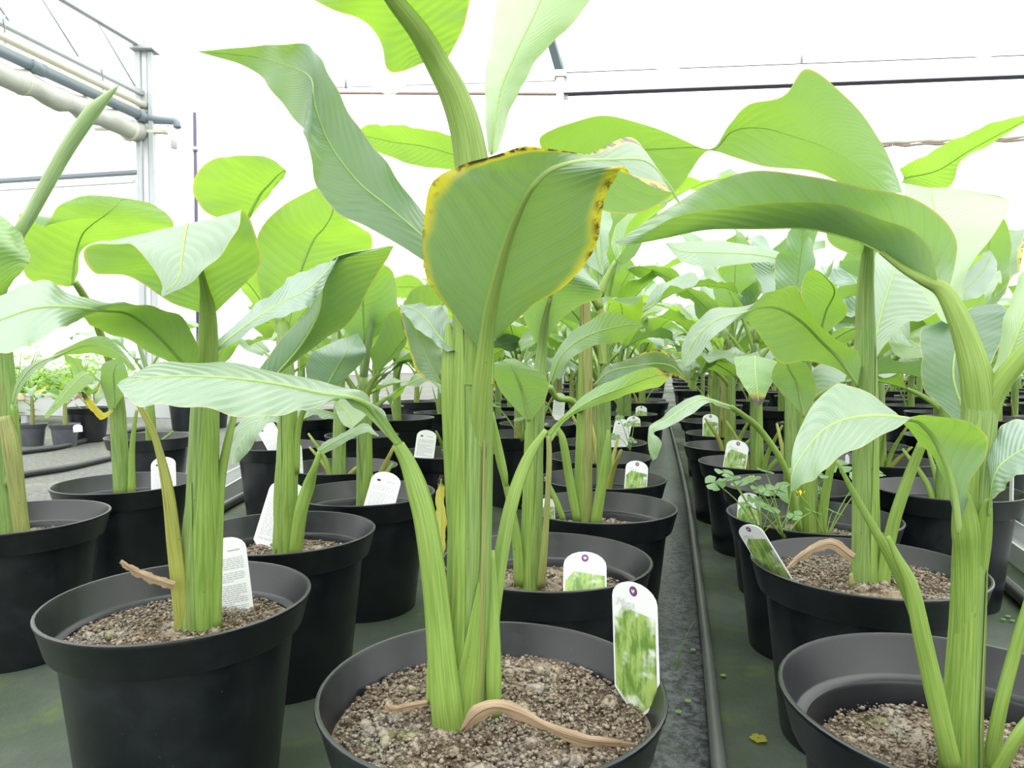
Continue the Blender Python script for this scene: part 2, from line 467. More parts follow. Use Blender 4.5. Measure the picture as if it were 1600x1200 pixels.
# ------------------------------------------------------------------ leaf surface
def leaf_surface(name, rows, mat, parent, nu=40, nv=13, wav=.004, rib=(.004, .0008), rib_mat=None, seed=0, bow=.55, ribside=0):
    """rows: (m,3,3) control points = left edge, midrib, right edge from the base to the tip"""
    rng = random.Random(seed)
    g = cr(np.asarray(rows, float), nu)
    l, m, r = g[:, 0], g[:, 1], g[:, 2]
    vs = np.linspace(-1, 1, nv)
    quad = np.stack([l * (v * (v - 1) / 2) + m * (1 - v * v) + r * (v * (v + 1) / 2) for v in vs], 1)
    lin = np.stack([(m + (l - m) * -v) if v < 0 else (m + (r - m) * v) for v in vs], 1)
    P = bow * quad + (1 - bow) * lin
    du = np.gradient(P, axis=0); dv = np.gradient(P, axis=1)
    Nn = np.cross(du, dv); ln = np.linalg.norm(Nn, axis=2)[:, :, None]
    Nn = Nn / (ln + 1e-9)
    uu = np.linspace(0, 1, nu)
    env = np.minimum(1, np.minimum(uu, 1 - uu) * 6)
    ph = [rng.uniform(0, 6.28) for _ in range(4)]
    fr = [rng.uniform(16, 26), rng.uniform(16, 26)]
    D = np.zeros((nu, nv))
    for j, v in enumerate(vs):
        k = 0 if v < 0 else 1
        D[:, j] = wav * abs(v) ** 1.8 * env * (np.sin(fr[k] * uu + ph[k]) + .6 * np.sin(fr[k] * 2.3 * uu + ph[k + 2]))
    P = P + Nn * D[:, :, None]
    uv = np.zeros((nu, nv, 2)); uv[:, :, 0] = uu[:, None]; uv[:, :, 1] = (vs * .5 + .5)[None, :]
    ob = mesh_obj(name, P.reshape(-1, 3), grid_faces(nu, nv), mat, parent, uvs=uv.reshape(-1, 2))
    if rib:
        rr = rib[0] + (rib[1] - rib[0]) * np.linspace(0, 1, nu) ** .8
        c = P[:, nv // 2]
        e = max(4, nu - 2)
        v, f, u2 = tube_data(c[:e], rr[:e] * .62, 8, .5)
        mesh_obj('midrib', v, f, rib_mat or M['rib'], ob, uvs=u2)
    return ob
def pleaf(parent, rows, mat='leaf', wav=.003, rib=None, nu=44, nv=15, seed=0, bow=.55, name='leaf'):
    """leaf from rows of (lx,ly, mx,my, rx,ry, depth[, dl, dr])"""
    R = []
    for q in rows:
        d = q[6]; dl = q[7] if len(q) > 7 else 0; dr = q[8] if len(q) > 8 else 0
        R.append([U(q[0], q[1], d + dl), U(q[2], q[3], d), U(q[4], q[5], d + dr)])
    d0 = rows[0][6]
    if rib is None: rib = (8, 2)
    rib = (rib[0] * .5 * d0 / F, rib[1] * .5 * rows[-1][6] / F) if rib else None
    return leaf_surface(name, R, M[mat], parent, nu, nv, wav, rib, None, seed, bow)

# ------------------------------------------------------------------ pots
POT_H, POT_R = .245, .15
PROF = [(.0, .004), (.098, .004), (.100, .0), (.106, .0), (.107, .004), (.1285, .198), (.1290, .202), (.1385, .204), (.1400, .207), (.1480, .238), (.1492, .2400), (.1503, .2425), (.1500, .2445), (.1485, .2455), (.1465, .2452), (.1452, .2425), (.1370, .2085), (.1355, .2065), (.1265, .2045), (.1250, .201), (.113, .06), (.0, .06)]
_meshes = {}
def shared(key, maker):
    if key not in _meshes: _meshes[key] = maker()
    return _meshes[key]
def pot_mesh(seg, scale, matname, feet=False):
    def mk():
        v, f = lathe_data([(r * scale, z * scale) for r, z in PROF], seg)
        me = bpy.data.meshes.new('pot')
        me.from_pydata(v.tolist(), [], f)
        me.polygons.foreach_set('use_smooth', [True] * len(me.polygons))
        me.materials.append(M[matname]); me.update()
        try: me.set_sharp_from_angle(angle=math.radians(42))
        except Exception: pass
        return me
    return shared(('pot', seg, scale, matname), mk)
def soil_mesh(seed, depth, rough, nr=14, ns=40, scale=1.0):
    def mk():
        rng = np.random.RandomState(seed)
        R = .1262 * scale - max(0, depth - .041 * scale) * .11
        if depth < .041 * scale: R = (.1370 + (.041 * scale - depth) * .24) * scale
        ph = rng.uniform(0, 6.28, (9,)); fx = rng.uniform(-60, 60, (9, 2))
        V = []; 
        for i in range(nr + 1):
            r = R * i / nr
            for j in range(ns):
                a = 2 * math.pi * j / ns
                x, y = r * math.cos(a), r * math.sin(a)
                z = sum(math.sin(fx[k][0] * x + fx[k][1] * y + ph[k]) for k in range(9)) / 9 * rough
                z += rng.uniform(-.3, .3) * rough * (i < nr)
                z += .008 * (1 - (r / R) ** 2)
                V.append((x, y, POT_H * scale - depth + z))
        me = bpy.data.meshes.new('soil')
        me.from_pydata(V, [], grid_faces(nr + 1, ns, True))
        me.polygons.foreach_set('use_smooth', [True] * len(me.polygons))
        me.materials.append(M['soil']); me.update()
        return me
    return shared(('soil', seed, depth, rough, nr, scale), mk)
def child(name, me, parent):
    o = bpy.data.objects.new(name, me); COL.objects.link(o); o.parent = parent
    o['_org'] = tuple(parent['_org'])
    return o
ICO = None
def ico():
    global ICO
    if ICO is None:
        import bmesh
        bm = bmesh.new(); bmesh.ops.create_icosphere(bm, subdivisions=1, radius=1.0)
        ICO = (np.array([v.co[:] for v in bm.verts]), np.array([[v.index for v in f.verts] for f in bm.faces])); bm.free()
    return ICO
def crumbs(parent, n, depth, R, size, seed, mound=.008, rough=.008, clods=30):
    rng = np.random.RandomState(seed)
    bv, bf = ico()
    n2 = n + clods
    r = R * np.sqrt(rng.uniform(0, 1, n2)); a = rng.uniform(0, 6.283, n2)
    s = rng.uniform(.45, 1.0, n2) ** 2 * size
    s[n:] = rng.uniform(1.6, 3.6, clods) * size; r[n:] *= .86; r *= .985
    z = POT_H - depth + mound * (1 - (r / R) ** 2) + rng.uniform(-.2, .9, n2) * rough * .6
    z[n:] -= s[n:] * .2
    C = np.stack([r * np.cos(a), r * np.sin(a), z], 1)
    jit = 1 + rng.uniform(-.35, .35, (n2, len(bv), 1))
    sq = np.stack([rng.uniform(.7, 1.3, n2), rng.uniform(.7, 1.3, n2), rng.uniform(.5, .9, n2)], 1)
    V = C[:, None, :] + bv[None] * jit * sq[:, None, :] * s[:, None, None]
    Fs = (bf[None] + (np.arange(n2) * len(bv))[:, None, None]).reshape(-1, 3)
    o = np.array(parent['_org'])
    ob = mesh_obj('soil_crumbs', V.reshape(-1, 3) + o, Fs.tolist(), M['grain'], parent)
    ob['kind'] = 'stuff'
    return ob
def potted(x, y, label, depth=.055, seg=40, seed=0, group=None, rough=.007, name='potted_banana_plant', scale=1.0, mat='pot', cat='potted plant'):
    t = thing(name, (x, y, 0), label, cat, group)
    child('pot', pot_mesh(seg, scale, mat), t)
    child('soil', soil_mesh(seed % 5, depth, rough, 14 if seg > 30 else 6, 40 if seg > 30 else 20, scale), t)
    return t

# ------------------------------------------------------------------ generated banana plants (local coordinates, then moved)
def gen_leaf_rows(rng, base, az, length, width, elev, droop, roll, petiole):
    """midrib curve in a vertical plane; returns (petiole path, control rows)"""
    n = 9
    h = np.array((math.cos(az), math.sin(az), 0)); up = np.array((0, 0, 1.0)); side = np.cross(up, h)
    p = np.array(base, float); th = elev
    path = [p.copy()]
    for i in range(4):
        p = p + (h * math.cos(th) + up * math.sin(th)) * petiole / 4
        th -= droop * .05
        path.append(p.copy())
    rows = []
    fold = rng.uniform(-.15, .45)
    sweep = rng.uniform(-.25, .25)
    hh = h.copy()
    for i in range(n):
        t = i / (n - 1)
        w = width * .5 * (math.sin(math.pi * min(1, (t * .93 + .02)) ** .75) ** .8) if 0 < i < n - 1 else width * .03
        nrm = -hh * math.sin(th) + up * math.cos(th)
        sd = np.cross(nrm, hh * math.cos(th) + up * math.sin(th))
        rl = roll * t
        sdr = sd * math.cos(rl) + nrm * math.sin(rl)
        nr = nrm * math.cos(rl) - sd * math.sin(rl)
        c = math.cos(fold); s = math.sin(fold)
        wv = rng.uniform(-.02, .02), rng.uniform(-.02, .02)
        rows.append([p + sdr * w * c + nr * (w * s + wv[0]), p.copy(), p - sdr * w * c + nr * (w * s + wv[1])])
        p = p + (hh * math.cos(th) + up * math.sin(th)) * length / (n - 1)
        th -= droop * (.35 + 1.3 * t) / (n - 1)
        hh = hh * math.cos(sweep / n) + np.cross(up, hh) * math.sin(sweep / n)
    return path, rows
def gen_plant(t, seed, z0, hs=.34, nleaf=6, Ls=1.0, lean=(0, 0), spear=True, nu=18, nv=7, stemmat='stem', azs=None, stubs=2, rw=.016):
    rng = random.Random(seed)
    o = np.array(t['_org'])
    top = np.array((lean[0], lean[1], z0 + hs))
    b = np.array((rng.uniform(-.01, .01), rng.uniform(-.01, .01), z0 - .01))
    P = [b + (top - b) * k for k in (0, .3, .6, .85, 1)]
    tube('pseudostem', [p + o for p in P], [rw * 1.12, rw, rw * .9, rw * .75, rw * .5], M[stemmat], t, 10, 1, 10)
    for q in range(2):
        shell3(t, np.array([p + o for p in P[:4]]), np.array([rw * 1.12, rw, rw * .9, rw * .75]), M['stalk' if q else stemmat], rng.uniform(0, 360), rng.uniform(150, 220), None, 15, 1.05, 8, 8)
    az = rng.uniform(0, 6.28)
    for i in range(nleaf):
        k = i / max(1, nleaf - 1)
        az += math.radians(rng.uniform(135, 175))
        A = azs[i] if azs else az
        fr = .62 + .38 * k
        base = b + (top - b) * fr
        elev = math.radians(50 + 30 * k + rng.uniform(-12, 8))
        length = Ls * rng.uniform(.24, .34) * (.8 + .3 * (1 - abs(k - .6)))
        width = Ls * rng.uniform(.10, .145)
        droop = rng.uniform(1.0, 2.3) - .5 * k
        pet = Ls * rng.uniform(.07, .14)
        path, rows = gen_leaf_rows(rng, base, A, length, width, elev, droop, rng.uniform(-.7, .7), pet)
        tube('petiole', [p + o for p in path], [.0085, .0075, .006, .005, .0045], M['stalk'], t, 8, .8, 8)
        mt = rng.choices(['leaf', 'leaf_blue', 'leaf_bright', 'leaf_aged'], [5, 2.5, 2.5, .5])[0]
        leaf_surface('leaf', [[q + o for q in r] for r in rows], M[mt], t, nu, nv, .004 * Ls, (.0042 * Ls, .0008), None, seed * 31 + i)
    if spear:
        s0 = top; d = np.array((rng.uniform(-.08, .08), rng.uniform(-.08, .08), rng.uniform(.2, .34))) * Ls
        tube('rolled_leaf', [s0 + o - d * .1, s0 + d * .4 + o, s0 + d * .8 + o, s0 + d + o], [.008, .008, .006, .001], M['spear'], t, 8, 1, 8)
    for i in range(stubs):
        a = rng.uniform(0, 6.28); ln = rng.uniform(.08, .2)
        hv = np.array((math.cos(a), math.sin(a), 0))
        p0 = b + hv * rw * .8; p1 = p0 + hv * .02 + np.array((0, 0, ln * .5)); p2 = p1 + hv * .05 + np.array((0, 0, ln * .5))
        tube('leaf_stalk', [p0 + o, p1 + o, p2 + o], [.0085, .007, .003], M[rng.choice(['stalk', 'stalk', 'stalk_yellow'])], t, 8, .7, 7)
def copy_thing(src, loc, rz, sc=1.0):
    r = src.copy(); COL.objects.link(r); r.location = loc; r.rotation_euler = (0, 0, rz); r.scale = (sc, sc, sc)
    for ch in list(src.children):
        c = ch.copy(); COL.objects.link(c); c.parent = r
        for g in list(ch.children):
            d = g.copy(); COL.objects.link(d); d.parent = c
    return r
# ================================================================== THE SETTING
v, f = boxdata((-26, -8, -.05), (26, 34, 0))
tag(mesh_obj('floor', v, f, M['floor'], smooth=False), kind='structure')

# greenhouse shell: ridge-and-furrow roof and side walls of milky glazing, row direction = ridge direction
C0, C1, S0, S1 = -9.6, 12.8, -5.0, 24.0
ceil = tag(thing('ceiling', (0, 0, 0)), kind='structure')
nb = 7; bw = (C1 - C0) / nb; EAVE, RIDGE = 3.6, 4.7
ns_ = 8; sl = (S1 - S0) / ns_
def quad_pane(parent, a, b, c, d):
    a, b, c, d = (np.asarray(x, float) for x in (a, b, c, d))
    n = np.cross(b - a, d - a); n = n / np.linalg.norm(n) * .006
    V = [a, b, c, d, a + n, b + n, c + n, d + n]
    return mesh_obj('pane', V, [(0, 3, 2, 1), (4, 5, 6, 7), (0, 1, 5, 4), (1, 2, 6, 5), (2, 3, 7, 6), (3, 0, 4, 7)], M['pane'], parent, smooth=False)
for i in range(nb):
    c0 = C0 + i * bw; cm = c0 + bw / 2; c1 = c0 + bw
    for j in range(ns_):
        s0 = S0 + j * sl; s1 = s0 + sl - .004
        quad_pane(ceil, RC(c0, s0, EAVE), RC(cm, s0, RIDGE), RC(cm, s1, RIDGE), RC(c0, s1, EAVE))
        quad_pane(ceil, RC(cm, s0, RIDGE), RC(c1, s0, EAVE), RC(c1, s1, EAVE), RC(cm, s1, RIDGE))
def wall(name, a, b, n):
    w = tag(thing(name, (0, 0, 0)), kind='structure')
    a, b = np.asarray(a, float), np.asarray(b, float)
    for i in range(n):
        p = a + (b - a) * i / n; q = a + (b - a) * (i + .998) / n
        quad_pane(w, p + (0, 0, .35), q + (0, 0, .35), q + (0, 0, EAVE), p + (0, 0, EAVE))
    k = beam('kerb', a + (0, 0, .175), b + (0, 0, .175), .12, .35, M['white_pipe'], w)
    return w
wall('wall_back', RC(C0, S1), RC(C1, S1), 10)
wall('wall_left', RC(C0, S0), RC(C0, S1), 10)
wall('wall_right', RC(C1, S0), RC(C1, S1), 10)

# left steelwork: column, lattice girder, gutter pipes and rolled screen running along the rows
DP = 6.5
def st(name, label, cat, loc): return thing(name, loc, label, cat)
def vpost(parent, name, px, d, wpx, ptop, mat, zbot=0.0, depth=None):
    a = U(px, 300, d); w = wpx * d / F
    zt = U(px, ptop, d)[2]
    return beam(name, (a[0], a[1], zbot), (a[0], a[1], zt), w, depth or w, mat, parent)
g = U(229, 300, DP)
post = st('steel_column', 'pale steel column at upper left carrying the gutter pipes', 'column', (g[0], g[1], 0))
vpost(post, 'flange', 220, DP, 9, 74, M['steel'])
vpost(post, 'web', 231, DP + .03, 12, 40, M['alu'])
vpost(post, 'flange', 239, DP, 8, 82, M['steel'])
a = U(209, 78, DP); b = U(244, 78, DP)
beam('head_plate', a, b, .16, .035, M['steel'], post)
def along(px, py, back, fwd=0.0, d=DP):      # a line through that point, parallel to the rows, towards the viewer
    p = U(px, py, d)
    return p + RD * fwd, p - RD * back
gird = st('lattice_girder', 'thin steel girder with slanting rods at the upper left corner', 'girder', U(222, 72, DP))
p, q = along(222, 70, 4.2); beam('top_chord', p, q, .05, .07, M['steel'], gird)
p, q = along(222, 146, 4.2); beam('bottom_chord', p, q, .05, .05, M['steel'], gird)
pt, qt = along(222, 70, 4.2); pb, qb = along(222, 146, 4.2)
for k in range(6):
    s0 = pt - RD * (.55 + .62 * k); s1 = pb - RD * (.05 + .62 * k)
    tube('brace_rod', [s0, s1], .008, M['steel'], gird, 8)
pg = st('gutter_pipe', 'dark grey plastic pipe sloping to the steel column, with elbow', 'pipe', U(230, 186, DP))
p, q = along(226, 184, 4.2)
tube('pipe', [q, p], .042, M['pipe'], pg, 14)
for fwd in (.0, 1.1, 2.2):
    tube('collar', [p - RD * (fwd - .03), p - RD * (fwd + .09)], .05, M['pipe'], pg, 14)
tube('elbow', [U(226, 184, DP), U(245, 187, DP), U(266, 189, DP), U(275, 191, DP), U(277, 200, DP)], .034, M['pipe'], pg, 12, 1, 16)
tube('downpipe', [U(272, 196, DP), U(272, 232, DP)], .026, M['white_pipe'], pg, 12)
for py, rr, nm in ((166, .03, 'first'), (177, .018, 'second')):
    p, q = along(228, py, 4.2)
    o_ = thing('heating_pipe', p, 'cream heating pipe under the girder, ' + ('the thicker upper one' if nm == 'first' else 'the thinner lower one'), 'pipe')
    tube('pipe', [q, p], rr, M['cream'], o_, 12)
    for k in range(4): tube('hanger', [p - RD * (.5 + k * .9) + (0, 0, rr), p - RD * (.5 + k * .9) + (0, 0, .16)], .005, M['steel'], o_, 6)
# rolled screen under the pipe
p, q = along(216, 191, 4.2)
n_ = 40; path = [q + (p - q) * i / (n_ - 1) - np.array((0, 0, .092 + .012 * math.sin(i * 1.7))) for i in range(n_)]
ro = thing('rolled_screen', p, 'bunched pale shade screen hanging under the grey gutter pipe', 'screen')
tube('fabric', path, [.085 + .012 * math.sin(i * 2.3) for i in range(n_)], M['screen'], ro, 12)
for i in range(3, n_, 5): tube('tie', [path[i] - RD * .008, path[i] + RD * .008], .1, M['cream'], ro, 12)
wp = thing('white_gutter', U(240, 197, DP), 'short white plastic gutter at the head of the left column', 'gutter')
tube('channel', [U(150, 197, DP + .1), U(205, 196, DP + .05), U(262, 203, DP)], .045, M['white_pipe'], wp, 12, .8, 12)
beam('bracket', U(205, 206, DP), U(262, 206, DP), .05, .03, M['cream'], wp)
rl = thing('wall_rail', U(215, 266, DP), 'grey horizontal rail left of the steel column', 'rail')
pr = U(217, 262, DP); beam('rail', pr, pr - RP * 4.5, .05, .065, M['alu'], rl)
pr = U(217, 270, DP); beam('lower_lip', pr, pr - RP * 4.5, .07, .02, M['pipe'], rl)
pr = U(210, 283, DP); beam('under_rail', pr, pr - RP * 4.5, .03, .03, M['white_pipe'], rl)
dk = U(305, 240, 7.2)
dp_ = thing('dark_pole', (dk[0], dk[1], 0), 'slim dark pole just right of the steel column', 'pole')
tube('pole', [(dk[0], dk[1], 0), (dk[0], dk[1], U(305, 176, 7.2)[2])], .017, M['dark'], dp_, 10)
tube('coupling', [U(305, 236, 7.2), U(305, 230, 7.2)], .028, M['alu'], dp_, 10)
# right steelwork
D2 = 8.0
g2 = U(877, 300, D2)
p2 = st('steel_column', 'slim steel column with knee brace behind the tall central leaves', 'column', (g2[0], g2[1], 0))
vpost(p2, 'shaft', 875, D2, 13, 118, M['alu'])
vpost(p2, 'upper_shaft', 880, D2, 9, 40, M['steel'], zbot=U(880, 118, D2)[2])
vpost(p2, 'clamp', 875, D2, 18, 112, M['alu'], zbot=U(875, 122, D2)[2])
beam('knee_brace', U(875, 112, D2), U(858, 52, D2 - .25), .09, .06, M['pipe'], p2)
beam('bolt_plate', U(884, 155, D2), U(884, 120, D2), .05, .03, M['steel'], p2)
bm_ = thing('cross_beam', U(880, 140, D2), 'pale steel cross beam spanning the upper right, dark underside', 'beam')
A0, A1_ = U(880, 138, D2), U(1640, 108, 7.42)
beam('web', A0, A1_, .06, .13, M['alu'], bm_)
beam('shaded_underside', A0 - (0, 0, .068), A1_ - (0, 0, .068), .10, .008, M['dark'], bm_)  # dark strip: shade on the beam's lower face put in as colour
tube('wire', [A0 + (0, 0, .17), (A0 + A1_) / 2 + (0, 0, .16), A1_ + (0, 0, .15)], .006, M['dark'], bm_, 6)
for px, py in ((1253, 70), (992, 0)):
    b0 = U(px, py, 7.7); tube('hanger_rod', [b0, b0 - np.array((0, 0, .2))], .013, M['steel'], bm_, 8)
bl = thing('cross_beam', U(540, 145, 8.4), 'thin far cross beam left of the central column', 'beam')
beam('bar', U(500, 145, 8.8), U(868, 147, D2), .04, .022, M['rust'], bl)
beam('upper_bar', U(500, 137, 8.8), U(868, 126, D2), .02, .012, M['steel'], bl)
b0 = U(540, 107, 8.5); tube('hanger_rod', [b0, b0 - np.array((0, 0, .23))], .015, M['steel'], bl, 8)
s2 = thing('rolled_screen', U(1500, 222, 9), 'dusty rolled screen on a rod at the right, below the cross beam', 'screen')
B0, B1 = U(1330, 228, 9.0), U(1660, 214, 8.7)
pth = [B0 + (B1 - B0) * i / 19 + np.array((0, 0, .028 + .008 * math.sin(i * 2.1))) for i in range(20)]
tube('fabric', pth, [.03 + .012 * math.sin(i * 1.9) for i in range(20)], M['cream'], s2, 10)
tube('hem', [p_ - np.array((0, 0, .045)) for p_ in pth], [.016 + .006 * math.sin(i * 2.7) for i in range(20)], M['rust'], s2, 8)
for px in (1395, 1425):
    tube('cord', [U(px, 225, 8.9), U(px - 5, 250, 8.9)], .004, M['steel'], s2, 6)

# floor strip, hoses and rails
sp = [G(1042, 655), G(1056, 700), G(1070, 760), G(1077, 820), G(1084, 900), G(1100, 1020), G(1114, 1200), G(1130, 1400)]
Wd = [.16, .15, .15, .15, .15, .15, .15, .15]
cl = cr(np.array(sp), 24); wl = cr(np.array(Wd)[:, None], 24)[:, 0]
V = []; 
for c_, w_ in zip(cl, wl):
    for k in (-1, -.5, 0): V.append(c_ + RP * w_ * k + np.array((0, 0, .006)))
    V.append(c_ + RP * -.0 + np.array((0, 0, .0)))
    V.append(c_ - RP * w_ + np.array((0, 0, .0)))
so = mesh_obj('drain_strip', V, grid_faces(24, 5), M['strip'], origin=sp[3])
tag(so, 'wet grey woven strip on the floor along the hose', 'matting')
hp = [G(1140, 1400), G(1122, 1210), G(1104, 1020), G(1090, 900), G(1078, 805), G(1066, 742), G(1053, 690), G(1046, 665), G(1036, 648), G(1022, 638)]
ho = tube('garden_hose', [p_ + (0, 0, .0165) for p_ in hp], .0095, M['hose'], None, 12, 1, 50, origin=hp[2])
tag(ho, 'grey irrigation hose lying in the gap between the pot rows', 'hose')
for pts, lab in ((((-60, 728), (25, 712), (90, 703), (152, 688), (230, 672)), 'black hose across the pale path, the farther of two'),
                 (((-60, 768), (27, 749), (100, 737), (165, 722), (260, 700)), 'black hose across the pale path, the nearer of two')):
    pp = [G(*p_) for p_ in pts]
    o_ = tube('garden_hose', [p_ + (0, 0, .017) for p_ in pp], .016, M['hose_dark'], None, 12, 1, 30, origin=pp[2]); tag(o_, lab, 'hose')
pp = [G(230, 872), G(338, 806), G(375, 785), G(440, 750), G(540, 690)]
o_ = tube('garden_hose', [p_ + (0, 0, .017) for p_ in pp], .016, M['hose_dark'], None, 12, 1, 20, origin=pp[1]); tag(o_, 'short stretch of dark hose beside the metal floor rail', 'hose')
def floor_rail(a, b, label):
    t = thing('floor_rail', (a + b) / 2, label, 'rail')
    d = (b - a) / np.linalg.norm(b - a); s = np.array((d[1], -d[0], 0))
    beam('base_plate', a + (0, 0, .006), b + (0, 0, .006), .10, .010, M['alu'], t)
    beam('upstand', a + s * .047 + (0, 0, .034), b + s * .047 + (0, 0, .034), .006, .048, M['alu'], t)
    beam('upstand', a - s * .047 + (0, 0, .034), b - s * .047 + (0, 0, .034), .006, .048, M['alu'], t)
floor_rail(G(250, 835), G(560, 645), 'grey metal channel on the floor behind the left pots')
floor_rail(G(1780, 1005), G(1300, 655), 'grey metal channel on the floor at the right edge')
pp = [G(1720, 1060), G(1590, 940), G(1530, 885), G(1440, 800), G(1330, 705)]
o_ = tube('garden_hose', [p_ + (0, 0, .017) for p_ in pp], .015, M['hose_dark'], None, 12, 1, 20, origin=pp[1]); tag(o_, 'dark hose at the right edge behind the front pots', 'hose')

# ================================================================== HERO PLANTS
# ---- A: centre
A = potted(-.017, .611, 'tall banana plant in the centre foreground, its yellow-edged leaf facing forward', depth=.036, seg=64, seed=1, rough=.010)
crumbs(A, 9000, .036, .135, .0027, 3, rough=.014, clods=110)
_p = [(724, 1150, .607, 74), (722, 1080, .607, 72), (728, 1000, .607, 68), (732, 900, .607, 66), (735, 750, .607, 66), (738, 600, .607, 66), (738, 480, .607, 62), (737, 350, .607, 57), (737, 262, .607, 52), (727, 200, .607, 47), (708, 145, .606, 42), (700, 128, .603, 34)]
ptube('pseudostem', _p, M['stem'], A, 18, 70)
sheath_shell(A, _p[:7], M['stalk'], 20, 150, 60, 10, 1.05)
sheath_shell(A, _p[:6], M['stem'], 165, 130, 150, 10, 1.07)
sheath_shell(A, _p[:4], M['stalk'], 95, 80, 120, 6, 1.09)
sheath_shell(A, _p[:6], M['stem_red'], 136, 20, 126, 6, 1.085)
sheath_shell(A, _p[5:10], M['stalk'], 150, 160, 170, 8, 1.05)
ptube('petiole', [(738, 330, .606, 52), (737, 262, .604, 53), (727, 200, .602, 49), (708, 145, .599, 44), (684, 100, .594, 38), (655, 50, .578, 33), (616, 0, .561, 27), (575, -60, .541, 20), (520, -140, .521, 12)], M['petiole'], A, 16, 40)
ptube('leaf_sheath', [(703, 1148, .585, 52), (697, 1100, .58, 50), (691, 1040, .58, 46), (683, 950, .583, 41), (675, 880, .585, 39), (664, 810, .588, 37), (652, 765, .592, 35), (638, 725, .596, 26), (622, 695, .598, 20)], M['stalk'], A, 16, 44, .6)
ptube('leaf_sheath', [(772, 1120, .60, 22), (771, 1050, .60, 26), (770, 960, .605, 20), (768, 860, .612, 10)], M['stalk'], A, 12, 20, .6)
ptube('leaf_sheath', [(672, 1100, .595, 14), (674, 1040, .60, 14), (676, 960, .605, 6)], M['stalk'], A, 10, 14, .6)
ptube('leaf_stalk', [(762, 1060, .62, 26), (771, 950, .625, 24), (795, 805, .645, 22), (822, 722, .665, 18), (853, 672, .68, 8)], M['stalk'], A, 12, 26, .6)
ptube('leaf_stalk', [(768, 645, .66, 8), (778, 700, .665, 14), (787, 740, .665, 13), (792, 760, .665, 4)], M['stalk'], A, 10, 14, .5)
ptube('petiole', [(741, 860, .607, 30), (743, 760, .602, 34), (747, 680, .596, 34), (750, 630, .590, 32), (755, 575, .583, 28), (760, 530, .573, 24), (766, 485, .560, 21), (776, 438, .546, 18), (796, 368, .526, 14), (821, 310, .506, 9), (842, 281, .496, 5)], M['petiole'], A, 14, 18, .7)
ptube('leaf_sheath', [(712, 900, .606, 18), (707, 780, .602, 22), (704, 690, .60, 24), (702, 600, .598, 26), (703, 540, .60, 22), (700, 505, .605, 8)], M['stalk'], A, 12, 20, .5)
pleaf(A, [(738, 532, 757, 552, 768, 532, .583), (690, 470, 765, 490, 825, 485, .565, .012, .012), (664, 420, 775, 440, 872, 455, .55, .014, .014), (662, 350, 795, 370, 925, 395, .53, .014, .014), (672, 290, 820, 312, 942, 325, .51, .014, .014), (720, 258, 842, 280, 962, 280, .50, .012, .012), (790, 236, 866, 262, 968, 266, .497, -.01, 0.01), (850, 233, 905, 252, 980, 267, .505, -.02, 0.005), (920, 240, 950, 250, 1000, 280, .53, -.01, -.015), (990, 218, 1008, 252, 1040, 298, .55, .05, -.03), (1034, 272, 1044, 287, 1052, 309, .56, .015, -.015), (1064, 323, 1066, 325, 1067, 326, .56)], 'leaf_aged', .0015, (24, 3), 90, 25, 1)
pleaf(A, [(690, 425, 695, 400, 690, 370, .64, -.01, .02), (600, 368, 615, 330, 628, 288, .63, -.015, .025), (530, 335, 560, 285, 585, 232, .62, -.015, .025), (492, 280, 515, 225, 545, 172, .61, -.015, .02), (478, 215, 492, 165, 510, 112, .60, -.01, .02), (462, 190, 484, 120, 489, 73, .60, .03, .01), (425, 140, 440, 100, 450, 68, .63, .02, -.02), (385, 105, 393, 88, 400, 73, .66, .01, -.015), (307, 80, 308, 80, 309, 80, .68)], 'leaf_shaded', .0015, (7, 2), 80, 19, 2)
pleaf(A, [(612, 690, 622, 695, 632, 695, .598), (566, 643, 588, 650, 607, 657, .585, -.01, .0), (530, 624, 560, 625, 590, 630, .56, -.02, .03), (480, 643, 500, 615, 562, 612, .53, -.04, .05), (430, 649, 440, 602, 500, 600, .51, -.05, .06), (350, 644, 370, 592, 400, 569, .49, -.05, .07), (265, 636, 290, 588, 310, 566, .47, -.05, .06), (205, 625, 222, 592, 228, 577, .45, -.03, .03), (182, 601, 183, 600, 184, 597, .44)], 'leaf', .002, (16, 2), 70, 19, 3)
pleaf(A, [(664, 98, 668, 88, 697, 96, .60), (612, 110, 645, 45, 724, 42, .585, .03, .0), (578, 42, 612, 0, 737, -30, .57, .02, -.01), (495, 3, 575, -60, 720, -120, .55, .0, -.02), (420, -50, 520, -140, 640, -190, .53, 0, -.02), (398, -228, 400, -230, 402, -232, .5)], 'leaf_bright', .002, (22, 4), 60, 19, 4)
pleaf(A, [(762, 236, 768, 242, 778, 236, .62), (757, 150, 780, 150, 806, 152, .63, .03, .02), (765, 80, 805, 85, 848, 84, .64, .05, .03), (780, 0, 845, 0, 922, 2, .66, .06, .04), (800, -90, 880, -100, 960, -80, .68, .05, .03), (878, -200, 880, -200, 882, -200, .7)], 'leaf_pale', .001, (5, 2), 50, 17, 5)
pleaf(A, [(712, 265, 712, 242, 712, 214, .68, .03, -.03), (660, 261, 660, 228, 655, 200, .72, .03, -.04), (612, 246, 615, 222, 605, 195, .76, .03, -.04), (575, 232, 578, 214, 570, 197, .79, .02, -.03), (545, 214, 545, 213, 545, 212, .82)], 'leaf_bright', .0008, (4, 1.5), 44, 15, 6)
pleaf(A, [(726, 555, 722, 550, 718, 545, .60), (694, 545, 690, 530, 705, 500, .60, -.01, .02), (660, 520, 668, 500, 690, 480, .61, -.01, .02), (632, 492, 648, 484, 665, 476, .62, -.01, .01), (624, 478, 624, 477, 625, 476, .625)], 'leaf_blue', .0015, (6, 2), 36, 13, 7)
